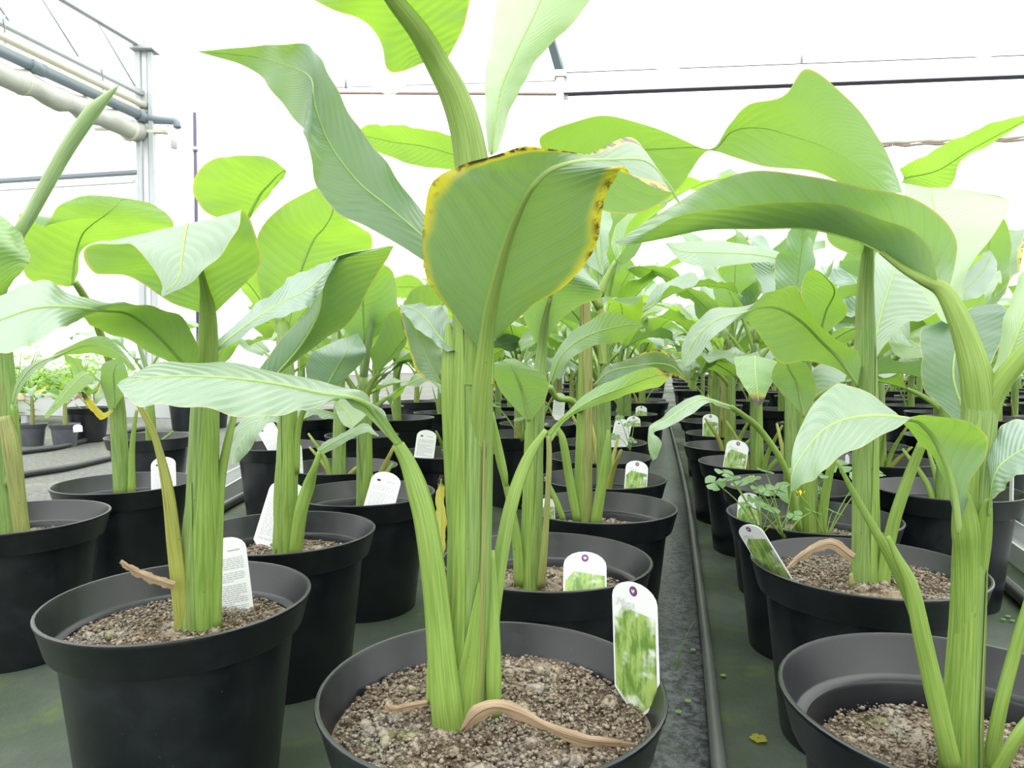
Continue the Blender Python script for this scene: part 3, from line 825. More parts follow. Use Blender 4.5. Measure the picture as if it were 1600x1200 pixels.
pleaf(A, [(690, 600, 688, 598, 685, 590, .66), (660, 590, 672, 570, 694, 560, .66, -.01, .01), (640, 550, 655, 530, 688, 535, .66, -.01, .01), (625, 490, 640, 495, 668, 505, .655), (624, 478, 624, 477, 626, 476, .65)], 'leaf_aged', .0015, (5, 2), 36, 13, 8)
def strip_leaf(parent, pts, mat='leaf_dry', name='dry_leaf', curl=.3):
    """dry strip: (px, py, depth, width px)"""
    R = []
    for i, (a, b, d, w) in enumerate(pts):
        t0 = pts[max(0, i - 1)]; t1 = pts[min(len(pts) - 1, i + 1)]
        dx, dy = t1[0] - t0[0], t1[1] - t0[1]; L = math.hypot(dx, dy) + 1e-6
        nx, ny = -dy / L * w / 2, dx / L * w / 2
        R.append([U(a + nx, b + ny, d + curl * w * d / F), U(a, b, d), U(a - nx, b - ny, d + curl * w * d / F)])
    return leaf_surface(name, R, M[mat], parent, 26, 7, .0012, (.0016, .0006), M['leaf_dry'] if mat == 'leaf_dry' else None, 5)
strip_leaf(A, [(722, 1142, .565, 8), (745, 1115, .555, 26), (775, 1104, .552, 24), (815, 1115, .555, 20), (860, 1138, .555, 16), (910, 1155, .552, 20), (950, 1160, .555, 14), (996, 1164, .565, 5)])
strip_leaf(A, [(668, 1098, .585, 10), (640, 1103, .59, 12), (615, 1108, .60, 12), (602, 1100, .605, 12)])
strip_leaf(A, [(686, 880, .66, 10), (688, 830, .67, 18), (688, 770, .68, 12), (690, 742, .68, 6)], 'leaf_yellow', 'dying_leaf')

# ---- L: left front
L = potted(-.397, .843, 'banana plant in the large pot at front left, top leaf pale and drooping', depth=.045, seg=56, seed=2, rough=.009)
crumbs(L, 4500, .045, .124, .0028, 7, rough=.012, clods=40)
_p = [(310, 1000, .84, 60), (311, 930, .84, 56), (314, 840, .84, 52), (317, 750, .84, 47), (320, 650, .84, 43), (322, 580, .84, 36), (325, 520, .83, 28), (324, 480, .82, 22), (320, 453, .806, 13), (312, 415, .786, 6)]
ptube('pseudostem', _p, M['stem'], L, 16, 44)
sheath_shell(L, _p[:6], M['stalk'], 150, 150, 120, 8, 1.05)
sheath_shell(L, _p[:4], M['stem'], 40, 130, 70, 8, 1.08)
ptube('petiole', [(322, 590, .835, 36), (325, 520, .825, 29), (324, 480, .815, 23), (320, 453, .802, 14), (312, 415, .782, 7)], M['petiole'], L, 14, 24)
ptube('leaf_sheath', [(334, 985, .835, 24), (338, 880, .838, 20), (344, 760, .845, 16), (356, 690, .85, 13), (368, 640, .86, 10)], M['stalk'], L, 12, 24, .6)
ptube('leaf_stalk', [(286, 990, .825, 26), (280, 920, .82, 26), (272, 850, .82, 24), (262, 765, .82, 19), (246, 695, .82, 12), (232, 660, .82, 12), (216, 632, .82, 8)], M['stalk_yellow'], L, 12, 34, .6)
pleaf(L, [(315, 490, 325, 492, 335, 490, .83), (265, 470, 320, 455, 375, 450, .81), (200, 432, 312, 415, 405, 418, .79), (150, 430, 300, 385, 402, 375, .76), (133, 386, 293, 350, 382, 330, .72, .02, .02), (187, 381, 288, 372, 374, 350, .68), (222, 398, 284, 400, 345, 395, .65), (250, 437, 278, 435, 305, 438, .63), (252, 462, 253, 463, 255, 463, .62)], 'leaf', .002, (18, 2), 64, 21, 9)
pleaf(L, [(290, 576, 300, 582, 310, 576, .83), (240, 554, 275, 555, 311, 545, .80, .015, -.01), (185, 527, 240, 518, 285, 500, .76, .02, -.025), (145, 508, 200, 490, 240, 477, .72, .02, -.025), (128, 500, 160, 485, 185, 472, .68, .01, -.0), (100, 512, 105, 480, 110, 460, .63, -.04, .04), (50, 535, 55, 482, 60, 437, .59, -.05, .06), (0, 552, 0, 500, 10, 455, .56, -.05, .06), (-60, 560, -60, 520, -50, 490, .54, -.03, .04), (-110, 545, -110, 544, -110, 543, .53)], 'leaf', .002, (14, 2), 64, 19, 10)
pleaf(L, [(337, 552, 338, 545, 340, 532, .85), (400, 512, 400, 498, 400, 478, .88, -.025, .04), (450, 490, 445, 470, 440, 446, .92, -.025, .04), (482, 480, 476, 455, 468, 425, .95, -.02, .03), (500, 455, 505, 430, 515, 410, .98, -.01, .02), (530, 400, 530, 399, 530, 398, 1.0)], 'leaf_blue', .002, (9, 2), 40, 15, 11)
strip_leaf(L, [(272, 915, .80, 14), (240, 905, .79, 15), (210, 892, .785, 13), (188, 877, .78, 7)])

# ---- D : second on the left
Dp = potted(-.379, 1.169, 'banana plant directly behind the front left pot, with a tilted white card', depth=.05, seg=48, seed=3)
crumbs(Dp, 900, .05, .122, .004, 9, clods=20)
_p = [(445, 868, 1.16, 36), (447, 800, 1.16, 33), (449, 720, 1.16, 31), (450, 640, 1.16, 28), (446, 560, 1.17, 24), (442, 505, 1.19, 18)]
ptube('pseudostem', _p, M['stem'], Dp, 14, 30)
sheath_shell(Dp, _p[:5], M['stalk'], 140, 150, 110, 8, 1.06)
sheath_shell(Dp, _p[:4], M['stem'], 30, 120, 60, 8, 1.09)
ptube('leaf_sheath', [(436, 864, 1.145, 14), (433, 780, 1.145, 12), (437, 700, 1.15, 8)], M['stalk'], Dp, 10, 16, .6)
ptube('leaf_stalk', [(461, 868, 1.14, 22), (470, 800, 1.13, 21), (482, 760, 1.13, 20), (492, 730, 1.12, 11), (500, 706, 1.12, 9)], M['stalk'], Dp, 10, 22, .6)
ptube('leaf_sheath', [(462, 740, 1.155, 12), (466, 670, 1.15, 10), (478, 630, 1.14, 8), (484, 600, 1.14, 4)], M['stalk'], Dp, 10, 16, .6)
pleaf(Dp, [(500, 712, 498, 706, 495, 702, 1.12), (530, 697, 522, 691, 512, 688, 1.10, -.01, .02), (550, 685, 545, 679, 540, 675, 1.08, -.01, .02), (574, 676, 572, 669, 569, 661, 1.06, -.02, .02), (592, 682, 592, 681, 592, 680, 1.05)], 'leaf', .001, (5, 1.5), 30, 11, 12)
pleaf(Dp, [(400, 583, 430, 587, 452, 572, 1.1, .02, .02), (440, 530, 470, 540, 502, 535, 1.07, .03, .03), (475, 490, 498, 490, 546, 503, 1.04, .05, .03), (500, 450, 506, 446, 575, 455, 1.02, .05, .03), (513, 414, 521, 404, 598, 415, 1.0, .03, .03), (560, 397, 590, 388, 612, 392, .99, 0, .01), (613, 384, 614, 384, 615, 384, .98)], 'leaf_shaded', .001, (6, 2), 44, 15, 13, .2)
pleaf(Dp, [(430, 520, 447, 520, 462, 505, 1.2), (412, 480, 460, 460, 500, 455, 1.19), (400, 420, 473, 415, 540, 420, 1.17), (404, 365, 490, 375, 578, 395, 1.15), (437, 325, 507, 355, 577, 362, 1.12), (480, 300, 520, 325, 545, 345, 1.09), (499, 292, 500, 292, 501, 292, 1.08)], 'leaf_bright', .002, (9, 1.5), 44, 17, 14)
ptube('petiole', [(442, 515, 1.19, 14), (418, 440, 1.20, 12), (400, 385, 1.20, 11), (387, 345, 1.2, 10)], M['stalk'], Dp, 10, 16)
pleaf(Dp, [(380, 347, 386, 345, 392, 340, 1.2), (330, 336, 395, 325, 408, 318, 1.18), (301, 300, 408, 302, 422, 298, 1.16), (318, 258, 422, 287, 434, 284, 1.13), (365, 243, 434, 274, 443, 273, 1.10), (420, 247, 443, 267, 447, 266, 1.08), (446, 265, 447, 266, 448, 266, 1.075)], 'leaf_bright', .002, (10, 2), 40, 15, 15)

# ---- LL : far left, cut by the frame
LL = potted(-.896, 1.275, 'banana plant at the left edge of the frame, stem dark-stained', depth=.05, seg=48, seed=4)
crumbs(LL, 700, .05, .122, .004, 11, clods=20)
ptube('pseudostem', [(14, 848, 1.26, 52), (10, 760, 1.26, 48), (4, 660, 1.26, 44), (0, 560, 1.26, 36), (-6, 470, 1.25, 26)], M['stem'], LL, 14, 30)
ptube('leaf_sheath', [(36, 845, 1.23, 26), (28, 780, 1.225, 26), (18, 700, 1.22, 28), (8, 650, 1.22, 20)], M['stem_red'], LL, 10, 20, .6)
ptube('petiole', [(14, 760, 1.235, 16), (24, 700, 1.23, 16), (22, 632, 1.22, 10)], M['stalk'], LL, 10, 14, .7)
pleaf(LL, [(22, 640, 20, 632, 18, 622, 1.22), (33, 605, 30, 600, 27, 593, 1.18, -.01, .02), (62, 576, 55, 570, 50, 567, 1.12, -.01, .02), (90, 560, 88, 556, 84, 554, 1.08, -.0, .01), (140, 551, 132, 540, 128, 532, 1.03, .03, -.01), (184, 563, 165, 542, 160, 525, 1.0, .03, -.01), (205, 578, 190, 555, 182, 537, .98, .02, 0), (213, 577, 213, 577, 213, 577, .97)], 'leaf', .0015, (7, 2), 50, 13, 16)
pleaf(LL, [(-18, 462, -8, 472, 8, 455, 1.24), (-60, 420, -6, 425, 40, 418, 1.2, 0, -.03), (-70, 370, -8, 380, 46, 405, 1.17, .05, 0), (-55, 330, -12, 345, 35, 370, 1.2, .05, .02), (-15, 322, -14, 322, -12, 322, 1.23)], 'leaf_bright', .002, (9, 2), 40, 13, 17)
ptube('rolled_leaf', [(-6, 480, 1.25, 18), (20, 385, 1.25, 18), (53, 325, 1.25, 19), (100, 240, 1.25, 21), (140, 180, 1.25, 21), (160, 158, 1.25, 15), (185, 134, 1.25, 2)], M['spear'], LL, 12, 36)

# ---- K
K = potted(-.892, 1.63, 'banana plant second back at far left, card beside its stem', depth=.055, seg=44, seed=5)
ptube('pseudostem', [(192, 775, 1.62, 26), (187, 700, 1.62, 24), (183, 640, 1.62, 24), (180, 600, 1.6, 18), (176, 570, 1.58, 12)], M['stem'], K, 12, 24)
ptube('leaf_stalk', [(206, 774, 1.60, 14), (206, 710, 1.60, 10), (210, 665, 1.6, 7), (214, 640, 1.6, 5)], M['stalk'], K, 8, 16, .7)
ptube('petiole', [(178, 590, 1.6, 11), (160, 530, 1.55, 11), (138, 475, 1.5, 11), (117, 440, 1.46, 10)], M['stalk'], K, 10, 16)
pleaf(K, [(100, 447, 113, 446, 122, 425, 1.45), (45, 436, 117, 405, 130, 378, 1.43), (33, 380, 128, 368, 200, 378, 1.40, 0, .03), (31, 332, 145, 350, 240, 362, 1.37, -.02, .03), (66, 354, 165, 336, 272, 355, 1.34, 0, .0), (92, 322, 180, 322, 262, 335, 1.33), (140, 305, 190, 312, 235, 318, 1.33), (199, 310, 200, 310, 201, 310, 1.33)], 'leaf_bright', .002, (6, 1.5), 50, 17, 18)
pleaf(K, [(170, 640, 178, 640, 184, 630, 1.56), (158, 600, 178, 605, 198, 610, 1.54), (160, 570, 178, 580, 200, 585, 1.51), (182, 560, 186, 560, 190, 560, 1.5)], 'leaf', .001, (7, 2), 24, 11, 19)
pleaf(K, [(176, 632, 174, 630, 172, 625, 1.58), (160, 600, 155, 595, 150, 590, 1.54), (140, 600, 128, 588, 120, 585, 1.5), (72, 655, 70, 652, 68, 650, 1.45)], 'leaf_bright', .001, (5, 2), 30, 11, 20)
strip_leaf(K, [(176, 640, 1.59, 5), (160, 650, 1.56, 12), (140, 630, 1.54, 10), (128, 612, 1.53, 3)], 'leaf_yellow', 'dying_leaf')

# ---- B
B = potted(.049, 1.0065, 'banana plant right behind the centre one, its pot holding a picture card', depth=.052, seg=52, seed=6)
crumbs(B, 1200, .052, .122, .004, 13, clods=25)
_p = [(829, 925, 1.0, 36), (830, 850, 1.0, 32), (833, 750, 1.0, 30), (836, 660, 1.0, 29), (842, 600, 1.0, 24), (847, 545, .998, 16), (852, 500, .977, 10), (860, 465, .957, 6)]
ptube('pseudostem', _p, M['stem'], B, 14, 30)
sheath_shell(B, _p[:5], M['stalk'], 30, 150, 60, 8, 1.06)
sheath_shell(B, _p[:4], M['stem'], 150, 120, 120, 8, 1.09)
ptube('leaf_stalk', [(812, 915, .99, 18), (808, 850, .985, 16), (798, 790, .98, 12), (785, 740, .975, 8)], M['stalk'], B, 10, 18, .6)
ptube('leaf_stalk', [(845, 918, .985, 14), (850, 860, .98, 12), (855, 790, .98, 9), (858, 720, .985, 9), (857, 680, .99, 8)], M['stem_red'], B, 10, 22, .6)
pleaf(B, [(836, 534, 846, 542, 852, 534, 1.0), (820, 500, 852, 500, 876, 500, .98), (815, 470, 860, 465, 905, 478, .96), (832, 440, 872, 440, 938, 466, .94), (865, 422, 892, 428, 938, 450, .93), (893, 415, 907, 422, 930, 440, .95), (900, 412, 902, 412, 906, 412, .97)], 'leaf', .001, (12, 2), 36, 15, 21)
pleaf(B, [(820, 655, 827, 658, 834, 652, .97), (785, 615, 817, 615, 850, 628, .95), (771, 585, 808, 590, 857, 602, .93), (772, 568, 800, 572, 845, 582, .92), (798, 560, 800, 560, 804, 560, .92)], 'leaf', .001, (12, 2), 36, 15, 22)
pleaf(B, [(862, 690, 858, 682, 855, 675, .99), (885, 656, 880, 655, 875, 654, .98), (935, 632, 925, 625, 915, 616, .96, -.0, .02), (985, 616, 975, 605, 965, 591, .94, .02, .01), (1030, 603, 1015, 590, 1000, 577, .92, .02, 0), (1043, 592, 1035, 585, 1022, 574, .91), (1045, 582, 1045, 582, 1045, 582, .91)], 'leaf_tip', .001, (6, 2), 40, 13, 23)
ptube('petiole', [(847, 545, 1.0, 15), (856, 440, .98, 15), (866, 350, .96, 14), (880, 262, .94, 12)], M['stalk'], B, 10, 18)
pleaf(B, [(880, 300, 874, 270, 846, 235, .95, .02, -.02), (905, 312, 892, 250, 846, 212, .94, .03, -.04), (950, 331, 935, 240, 895, 190, .92, .03, -.04), (1005, 331, 985, 235, 945, 182, .90, .03, -.04), (1058, 297, 1040, 232, 1010, 196, .87, .03, -.03), (1095, 245, 1085, 230, 1075, 221, .83, .01, -.01), (1118, 237, 1116, 233, 1114, 231, .80), (1150, 246, 1145, 205, 1140, 195, .77, .02, -.01), (1195, 260, 1190, 200, 1170, 165, .74, .02, -.03), (1262, 266, 1240, 213, 1225, 148, .71, .02, -.03), (1305, 284, 1290, 230, 1262, 107, .69, .02, -.03), (1335, 294, 1330, 252, 1325, 155, .67, .015, -.02), (1365, 300, 1370, 278, 1372, 215, .65, .01, -.01), (1392, 302, 1393, 292, 1396, 262, .64), (1409, 301, 1410, 302, 1411, 303, .635)], 'leaf', .001, (5, 1.5), 90, 19, 24)

# ---- C
Cc = potted(.168, 1.366, 'banana plant with reddish stem, third back in the row left of the hose', depth=.055, seg=44, seed=7)
crumbs(Cc, 800, .055, .122, .0045, 15, clods=20)
_p = [(911, 825, 1.36, 30), (912, 740, 1.36, 27), (914, 640, 1.36, 24), (915, 540, 1.36, 21), (914, 470, 1.35, 16), (913, 420, 1.34, 10)]
ptube('pseudostem', _p, M['stem_red'], Cc, 14, 28)
sheath_shell(Cc, _p[:4], M['stalk'], 30, 120, 50, 8, 1.06)
ptube('leaf_stalk', [(930, 822, 1.34, 18), (941, 750, 1.335, 16), (949, 690, 1.335, 10), (950, 672, 1.335, 4)], M['stalk'], Cc, 10, 18, .6)
ptube('leaf_stalk', [(902, 815, 1.34, 14), (890, 750, 1.335, 14), (880, 690, 1.33, 12), (872, 668, 1.33, 5)], M['stalk'], Cc, 10, 18, .6)
ptube('leaf_stalk', [(880, 812, 1.335, 10), (868, 780, 1.33, 9), (852, 745, 1.33, 5)], M['stalk'], Cc, 8, 12, .6)
ptube('petiole', [(906, 640, 1.34, 13), (890, 625, 1.3, 11), (870, 622, 1.27, 9), (860, 604, 1.25, 8)], M['stalk'], Cc, 10, 14)
pleaf(Cc, [(862, 602, 860, 600, 857, 594, 1.25), (884, 568, 875, 560, 868, 552, 1.22, -.01, .02), (912, 548, 900, 535, 890, 522, 1.2, -.01, .02), (935, 538, 930, 520, 920, 502, 1.17, 0, .01), (965, 535, 958, 512, 945, 488, 1.15, .02, 0), (992, 516, 985, 507, 972, 492, 1.13), (1006, 508, 1006, 508, 1006, 508, 1.12)], 'leaf', .001, (6, 2), 40, 13, 25)
gen_plant(Cc, 77, .53, .12, 3, 1.0, (.0, .0), False, 20, 9, 'stem_red', [math.radians(x) for x in (70, 200, 10)], 0, .008)

# ---- E : right, second
E = potted(.4886, .9757, 'banana plant at right beside the hose with a bare curled dry leaf', depth=.03, seg=56, seed=8, rough=.009)
crumbs(E, 4500, .03, .136, .003, 17, rough=.012, clods=40)
_p = [(1354, 945, .97, 46), (1353, 860, .97, 41), (1352, 760, .97, 38), (1352, 650, .97, 36), (1352, 540, .97, 31), (1352, 450, .965, 25), (1356, 380, .936, 16), (1350, 343, .896, 7)]
ptube('pseudostem', _p, M['stem'], E, 16, 36)
sheath_shell(E, _p[:5], M['stalk'], 150, 150, 130, 8, 1.05)
sheath_shell(E, _p[:4], M['stem'], 30, 100, 60, 8, 1.08)
ptube('leaf_stalk', [(1377, 942, .955, 22), (1385, 870, .95, 21), (1398, 810, .945, 20), (1420, 745, .94, 18), (1442, 690, .93, 15)], M['stalk'], E, 12, 22, .6)
ptube('leaf_sheath', [(1336, 945, .955, 12), (1332, 920, .95, 12), (1330, 895, .95, 4)], M['stem_red'], E, 10, 10, .6)
pleaf(E, [(1328, 588, 1342, 604, 1346, 575, .965), (1300, 573, 1312, 562, 1339, 548, .94, .01, -.01), (1256, 565, 1284, 534, 1302, 528, .91, .02, -.02), (1220, 567, 1252, 502, 1264, 490, .88, .03, -.03), (1196, 538, 1218, 482, 1246, 448, .86, .03, -.03), (1176, 509, 1188, 480, 1205, 456, .84, .02, -.02), (1154, 498, 1160, 489, 1168, 478, .82, -.01, .01), (1125, 519, 1120, 500, 1115, 484, .80, -.03, .04), (1100, 547, 1090, 525, 1085, 504, .78, -.03, .04), (1076, 570, 1072, 555, 1068, 534, .77, -.02, .03), (1064, 575, 1064, 575, 1064, 575, .765)], 'leaf', .0015, (11, 2), 64, 17, 26)
pleaf(E, [(1357, 562, 1362, 565, 1368, 560, 1.02), (1352, 520, 1370, 520, 1405, 512, 1.05, 0, -.01), (1358, 470, 1382, 475, 1445, 498, 1.08, .02, -.02), (1366, 425, 1395, 430, 1470, 478, 1.12, .02, -.02), (1372, 395, 1405, 400, 1458, 430, 1.17, .02, 0), (1418, 378, 1420, 378, 1424, 380, 1.22)], 'leaf', .0015, (8, 2), 44, 17, 27)
pleaf(E, [(1338, 402, 1356, 388, 1372, 392, .94), (1294, 376, 1350, 345, 1422, 362, .9, .01, .02), (1300, 325, 1345, 312, 1400, 330, .87, .02, .03), (1338, 296, 1340, 296, 1344, 296, .85)], 'leaf', .001, (10, 2), 30, 13, 28)
strip_leaf(E, [(1333, 872, .93, 16), (1300, 850, .91, 18), (1270, 858, .90, 14), (1245, 875, .895, 10), (1230, 888, .89, 4)])
strip_leaf(E, [(1372, 952, .92, 10), (1385, 948, .92, 14), (1394, 950, .92, 6)])
strip_leaf(E, [(1310, 938, .92, 8), (1322, 932, .91, 14), (1338, 938, .91, 8)])

# ---- R : right front
Rr = potted(.381, .58, 'banana plant at front right whose long folded leaf arches to the left', depth=.065, seg=64, seed=9, rough=.010)
crumbs(Rr, 4500, .065, .121, .0028, 19, rough=.014, clods=60)
_p = [(1500, 1215, .578, 62), (1503, 1120, .578, 54), (1510, 980, .58, 49), (1515, 850, .582, 47), (1521, 740, .585, 48), (1530, 650, .588, 50), (1526, 590, .59, 46), (1510, 530, .595, 36), (1492, 485, .602, 30), (1472, 452, .61, 24), (1442, 437, .616, 16), (1413, 421, .631, 11), (1376, 394, .646, 6)]
ptube('pseudostem', _p, M['stem'], Rr, 18, 50)
sheath_shell(Rr, _p[:6], M['stalk'], 30, 130, 60, 8, 1.05)
sheath_shell(Rr, _p[:5], M['stem'], 170, 120, 140, 8, 1.07)
sheath_shell(Rr, _p[:4], M['stem_red'], 140, 18, 130, 5, 1.085)
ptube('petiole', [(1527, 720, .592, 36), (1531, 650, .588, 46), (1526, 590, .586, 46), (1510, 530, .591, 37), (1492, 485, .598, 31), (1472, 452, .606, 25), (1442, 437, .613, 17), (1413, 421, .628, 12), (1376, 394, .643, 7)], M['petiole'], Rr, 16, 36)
ptube('leaf_sheath', [(1509, 1060, .578, 34), (1511, 950, .573, 38), (1511, 870, .569, 40), (1509, 830, .565, 44), (1505, 790, .563, 34), (1498, 765, .56, 22)], M['stalk'], Rr, 14, 22, .55)
ptube('leaf_sheath', [(1518, 1040, .578, 20), (1526, 930, .577, 24), (1534, 850, .57, 30), (1541, 800, .565, 20), (1545, 780, .562, 10)], M['stalk'], Rr, 12, 18, .55)
ptube('leaf_stalk', [(1486, 1205, .565, 32), (1458, 1060, .56, 27), (1428, 950, .558, 22), (1386, 862, .555, 16), (1342, 785, .553, 11), (1308, 722, .55, 5)], M['stalk'], Rr, 12, 36, .6)
ptube('leaf_stalk', [(1490, 1205, .55, 30), (1462, 1090, .547, 31), (1440, 990, .545, 29), (1424, 915, .545, 22), (1402, 870, .545, 13), (1387, 838, .545, 7)], M['stalk'], Rr, 12, 30, .6)
ptube('leaf_stalk', [(1546, 1205, .575, 26), (1562, 1110, .575, 23), (1585, 1020, .578, 21), (1612, 930, .58, 18)], M['stalk'], Rr, 12, 20, .6)
ptube('leaf_stalk', [(1556, 1210, .555, 24), (1590, 1150, .55, 22), (1630, 1100, .55, 18)], M['stalk'], Rr, 12, 14, .6)
ptube('petiole', [(1536, 660, .588, 38), (1556, 610, .58, 32), (1590, 565, .57, 28), (1640, 510, .56, 22)], M['petiole'], Rr, 12, 20)
pleaf(Rr, [(1535, 620, 1545, 640, 1556, 625, .60), (1556, 560, 1572, 570, 1600, 580, .60, .01, 0), (1572, 490, 1595, 510, 1640, 520, .60, .02, .01), (1590, 440, 1620, 450, 1670, 460, .61, .02, .02), (1620, 400, 1640, 410, 1680, 420, .62), (1660, 370, 1660, 370, 1660, 370, .63)], 'leaf_pale', .001, (10, 3), 30, 13, 29)
pleaf(Rr, [(1466, 452, 1468, 460, 1482, 455, .61), (1462, 425, 1440, 440, 1492, 415, .62, -.02, -.01), (1452, 385, 1415, 424, 1494, 373, .635, -.035, -.03), (1420, 357, 1378, 395, 1466, 335, .65, -.04, -.045), (1372, 341, 1330, 373, 1420, 308, .665, -.045, -.05), (1300, 318, 1260, 357, 1350, 292, .685, -.045, -.055), (1215, 316, 1185, 357, 1270, 276, .705, -.045, -.055), (1120, 326, 1105, 358, 1180, 267, .725, -.04, -.05), (1055, 340, 1040, 371, 1110, 287, .74, -.035, -.035), (1015, 360, 1000, 379, 1050, 322, .755, -.02, -.015), (980, 374, 976, 383, 992, 358, .765), (961, 378, 962, 379, 963, 378, .77)], 'leaf', .0006, (12, 2), 90, 25, 30, .12)
pleaf(Rr, [(1470, 500, 1488, 508, 1500, 492, .72), (1430, 430, 1478, 440, 1515, 420, .80), (1418, 350, 1466, 355, 1562, 352, .88), (1412, 292, 1456, 300, 1577, 314, .96, .0, .02), (1420, 284, 1460, 288, 1560, 306, .99)], 'leaf_pale', .001, (7, 3), 36, 17, 31)
pleaf(Rr, [(1408, 286, 1412, 278, 1405, 264, .86), (1480, 293, 1465, 266, 1440, 245, .84, .02, -.03), (1502, 252, 1515, 235, 1500, 214, .82, .02, -.03), (1570, 212, 1580, 200, 1565, 188, .8, .02, -.02), (1640, 170, 1640, 170, 1640, 170, .78)], 'leaf_bright', .001, (5, 2), 36, 15, 32)
pleaf(Rr, [(1490, 800, 1500, 838, 1512, 792, .563), (1472, 740, 1490, 762, 1514, 758, .55, .01, .0), (1446, 705, 1466, 697, 1544, 706, .535, .015, .01), (1420, 670, 1442, 664, 1528, 665, .52, .01, -.01), (1408, 656, 1420, 655, 1450, 651, .508, .01, -.01), (1374, 627, 1372, 650, 1398, 668, .495, .035, -.03), (1330, 600, 1325, 655, 1345, 698, .48, .05, -.04), (1298, 606, 1290, 670, 1300, 725, .47, .05, -.04), (1260, 650, 1262, 700, 1272, 746, .462, .03, -.03), (1238, 706, 1240, 735, 1250, 761, .456, .01, -.01), (1235, 767, 1236, 768, 1237, 768, .455)], 'leaf', .0012, (18, 2), 70, 21, 33)
pleaf(Rr, [(1544, 800, 1545, 806, 1548, 790, .562), (1560, 772, 1555, 742, 1547, 702, .555, -.01, .02), (1592, 742, 1582, 712, 1568, 664, .555, -.02, .03), (1640, 722, 1632, 690, 1622, 655, .555, -.02, .03), (1700, 690, 1700, 690, 1700, 690, .55)], 'leaf_blue', .0012, (8, 2), 36, 15, 34)
pleaf(Rr, [(1490, 655, 1512, 660, 1532, 640, .69), (1444, 605, 1490, 590, 1548, 570, .70, 0, 0), (1439, 545, 1496, 530, 1566, 530, .72, -.01, .0), (1442, 514, 1500, 495, 1578, 487, .74, -.01, .0), (1480, 500, 1525, 478, 1562, 476, .755)], 'leaf_shaded', .0015, (8, 3), 36, 15, 35)
pleaf(Rr, [(1487, 474, 1490, 476, 1494, 471, .86), (1499, 446, 1511, 450, 1533, 462, .89, 0, -.01), (1519, 416, 1536, 424, 1556, 426, .92), (1545, 391, 1551, 396, 1558, 410, .95)], 'leaf_blue', .0008, (5, 2), 24, 11, 36)

# ---- H
H = potted(.547, 1.286, 'banana plant with clover weeds in its pot, third back right of the hose', depth=.05, seg=44, seed=10)
crumbs(H, 900, .05, .122, .0045, 21, clods=20)
_p = [(1264, 842, 1.28, 30), (1263, 760, 1.28, 28), (1260, 670, 1.28, 26), (1257, 590, 1.28, 22), (1262, 520, 1.26, 14)]
ptube('pseudostem', _p, M['stem'], H, 14, 26)
sheath_shell(H, _p[:4], M['stalk'], 40, 130, 70, 8, 1.06)
ptube('leaf_stalk', [(1281, 840, 1.27, 18), (1290, 770, 1.26, 15), (1303, 715, 1.25, 12), (1322, 680, 1.25, 8)], M['stalk'], H, 10, 18, .6)
ptube('leaf_stalk', [(1248, 840, 1.27, 14), (1242, 800, 1.265, 14), (1234, 760, 1.26, 8)], M['stalk'], H, 10, 14, .6)
ptube('petiole', [(1250, 830, 1.26, 10), (1238, 770, 1.25, 10), (1222, 722, 1.24, 10), (1188, 672, 1.23, 10), (1160, 648, 1.21, 9), (1142, 636, 1.2, 8)], M['stalk'], H, 10, 24)
pleaf(H, [(1145, 641, 1142, 636, 1140, 632, 1.2), (1124, 635, 1120, 629, 1115, 624, 1.18, .0, .01), (1106, 630, 1098, 624, 1086, 618, 1.16, -.01, .02), (1080, 647, 1070, 637, 1060, 631, 1.13, -.02, .02), (1050, 665, 1042, 656, 1036, 651, 1.1, -.02, .02), (1022, 676, 1016, 672, 1014, 668, 1.08), (1034, 692, 1024, 696, 1013, 700, 1.07), (1026, 716, 1023, 718, 1020, 720, 1.07)], 'leaf', .001, (7, 2), 40, 11, 37)
pleaf(H, [(1147, 558, 1180, 556, 1219, 566, 1.2), (1152, 585, 1180, 580, 1211, 590, 1.17), (1165, 608, 1183, 605, 1201, 608, 1.15), (1180, 632, 1186, 634, 1192, 630, 1.14)], 'leaf_tip', .001, (5, 2), 30, 13, 38)
pleaf(H, [(1250, 645, 1256, 652, 1262, 640, 1.2), (1225, 615, 1245, 600, 1276, 610, 1.18), (1205, 590, 1232, 575, 1264, 575, 1.15), (1215, 564, 1230, 560, 1250, 562, 1.13)], 'leaf', .001, (8, 2), 30, 13, 39)
pleaf(H, [(1275, 527, 1280, 530, 1286, 526, 1.22), (1260, 495, 1290, 488, 1323, 490, 1.19), (1252, 450, 1304, 455, 1314, 465, 1.15), (1262, 425, 1287, 430, 1300, 440, 1.12), (1271, 420, 1272, 420, 1273, 420, 1.11)], 'leaf', .001, (7, 2), 30, 13, 40)

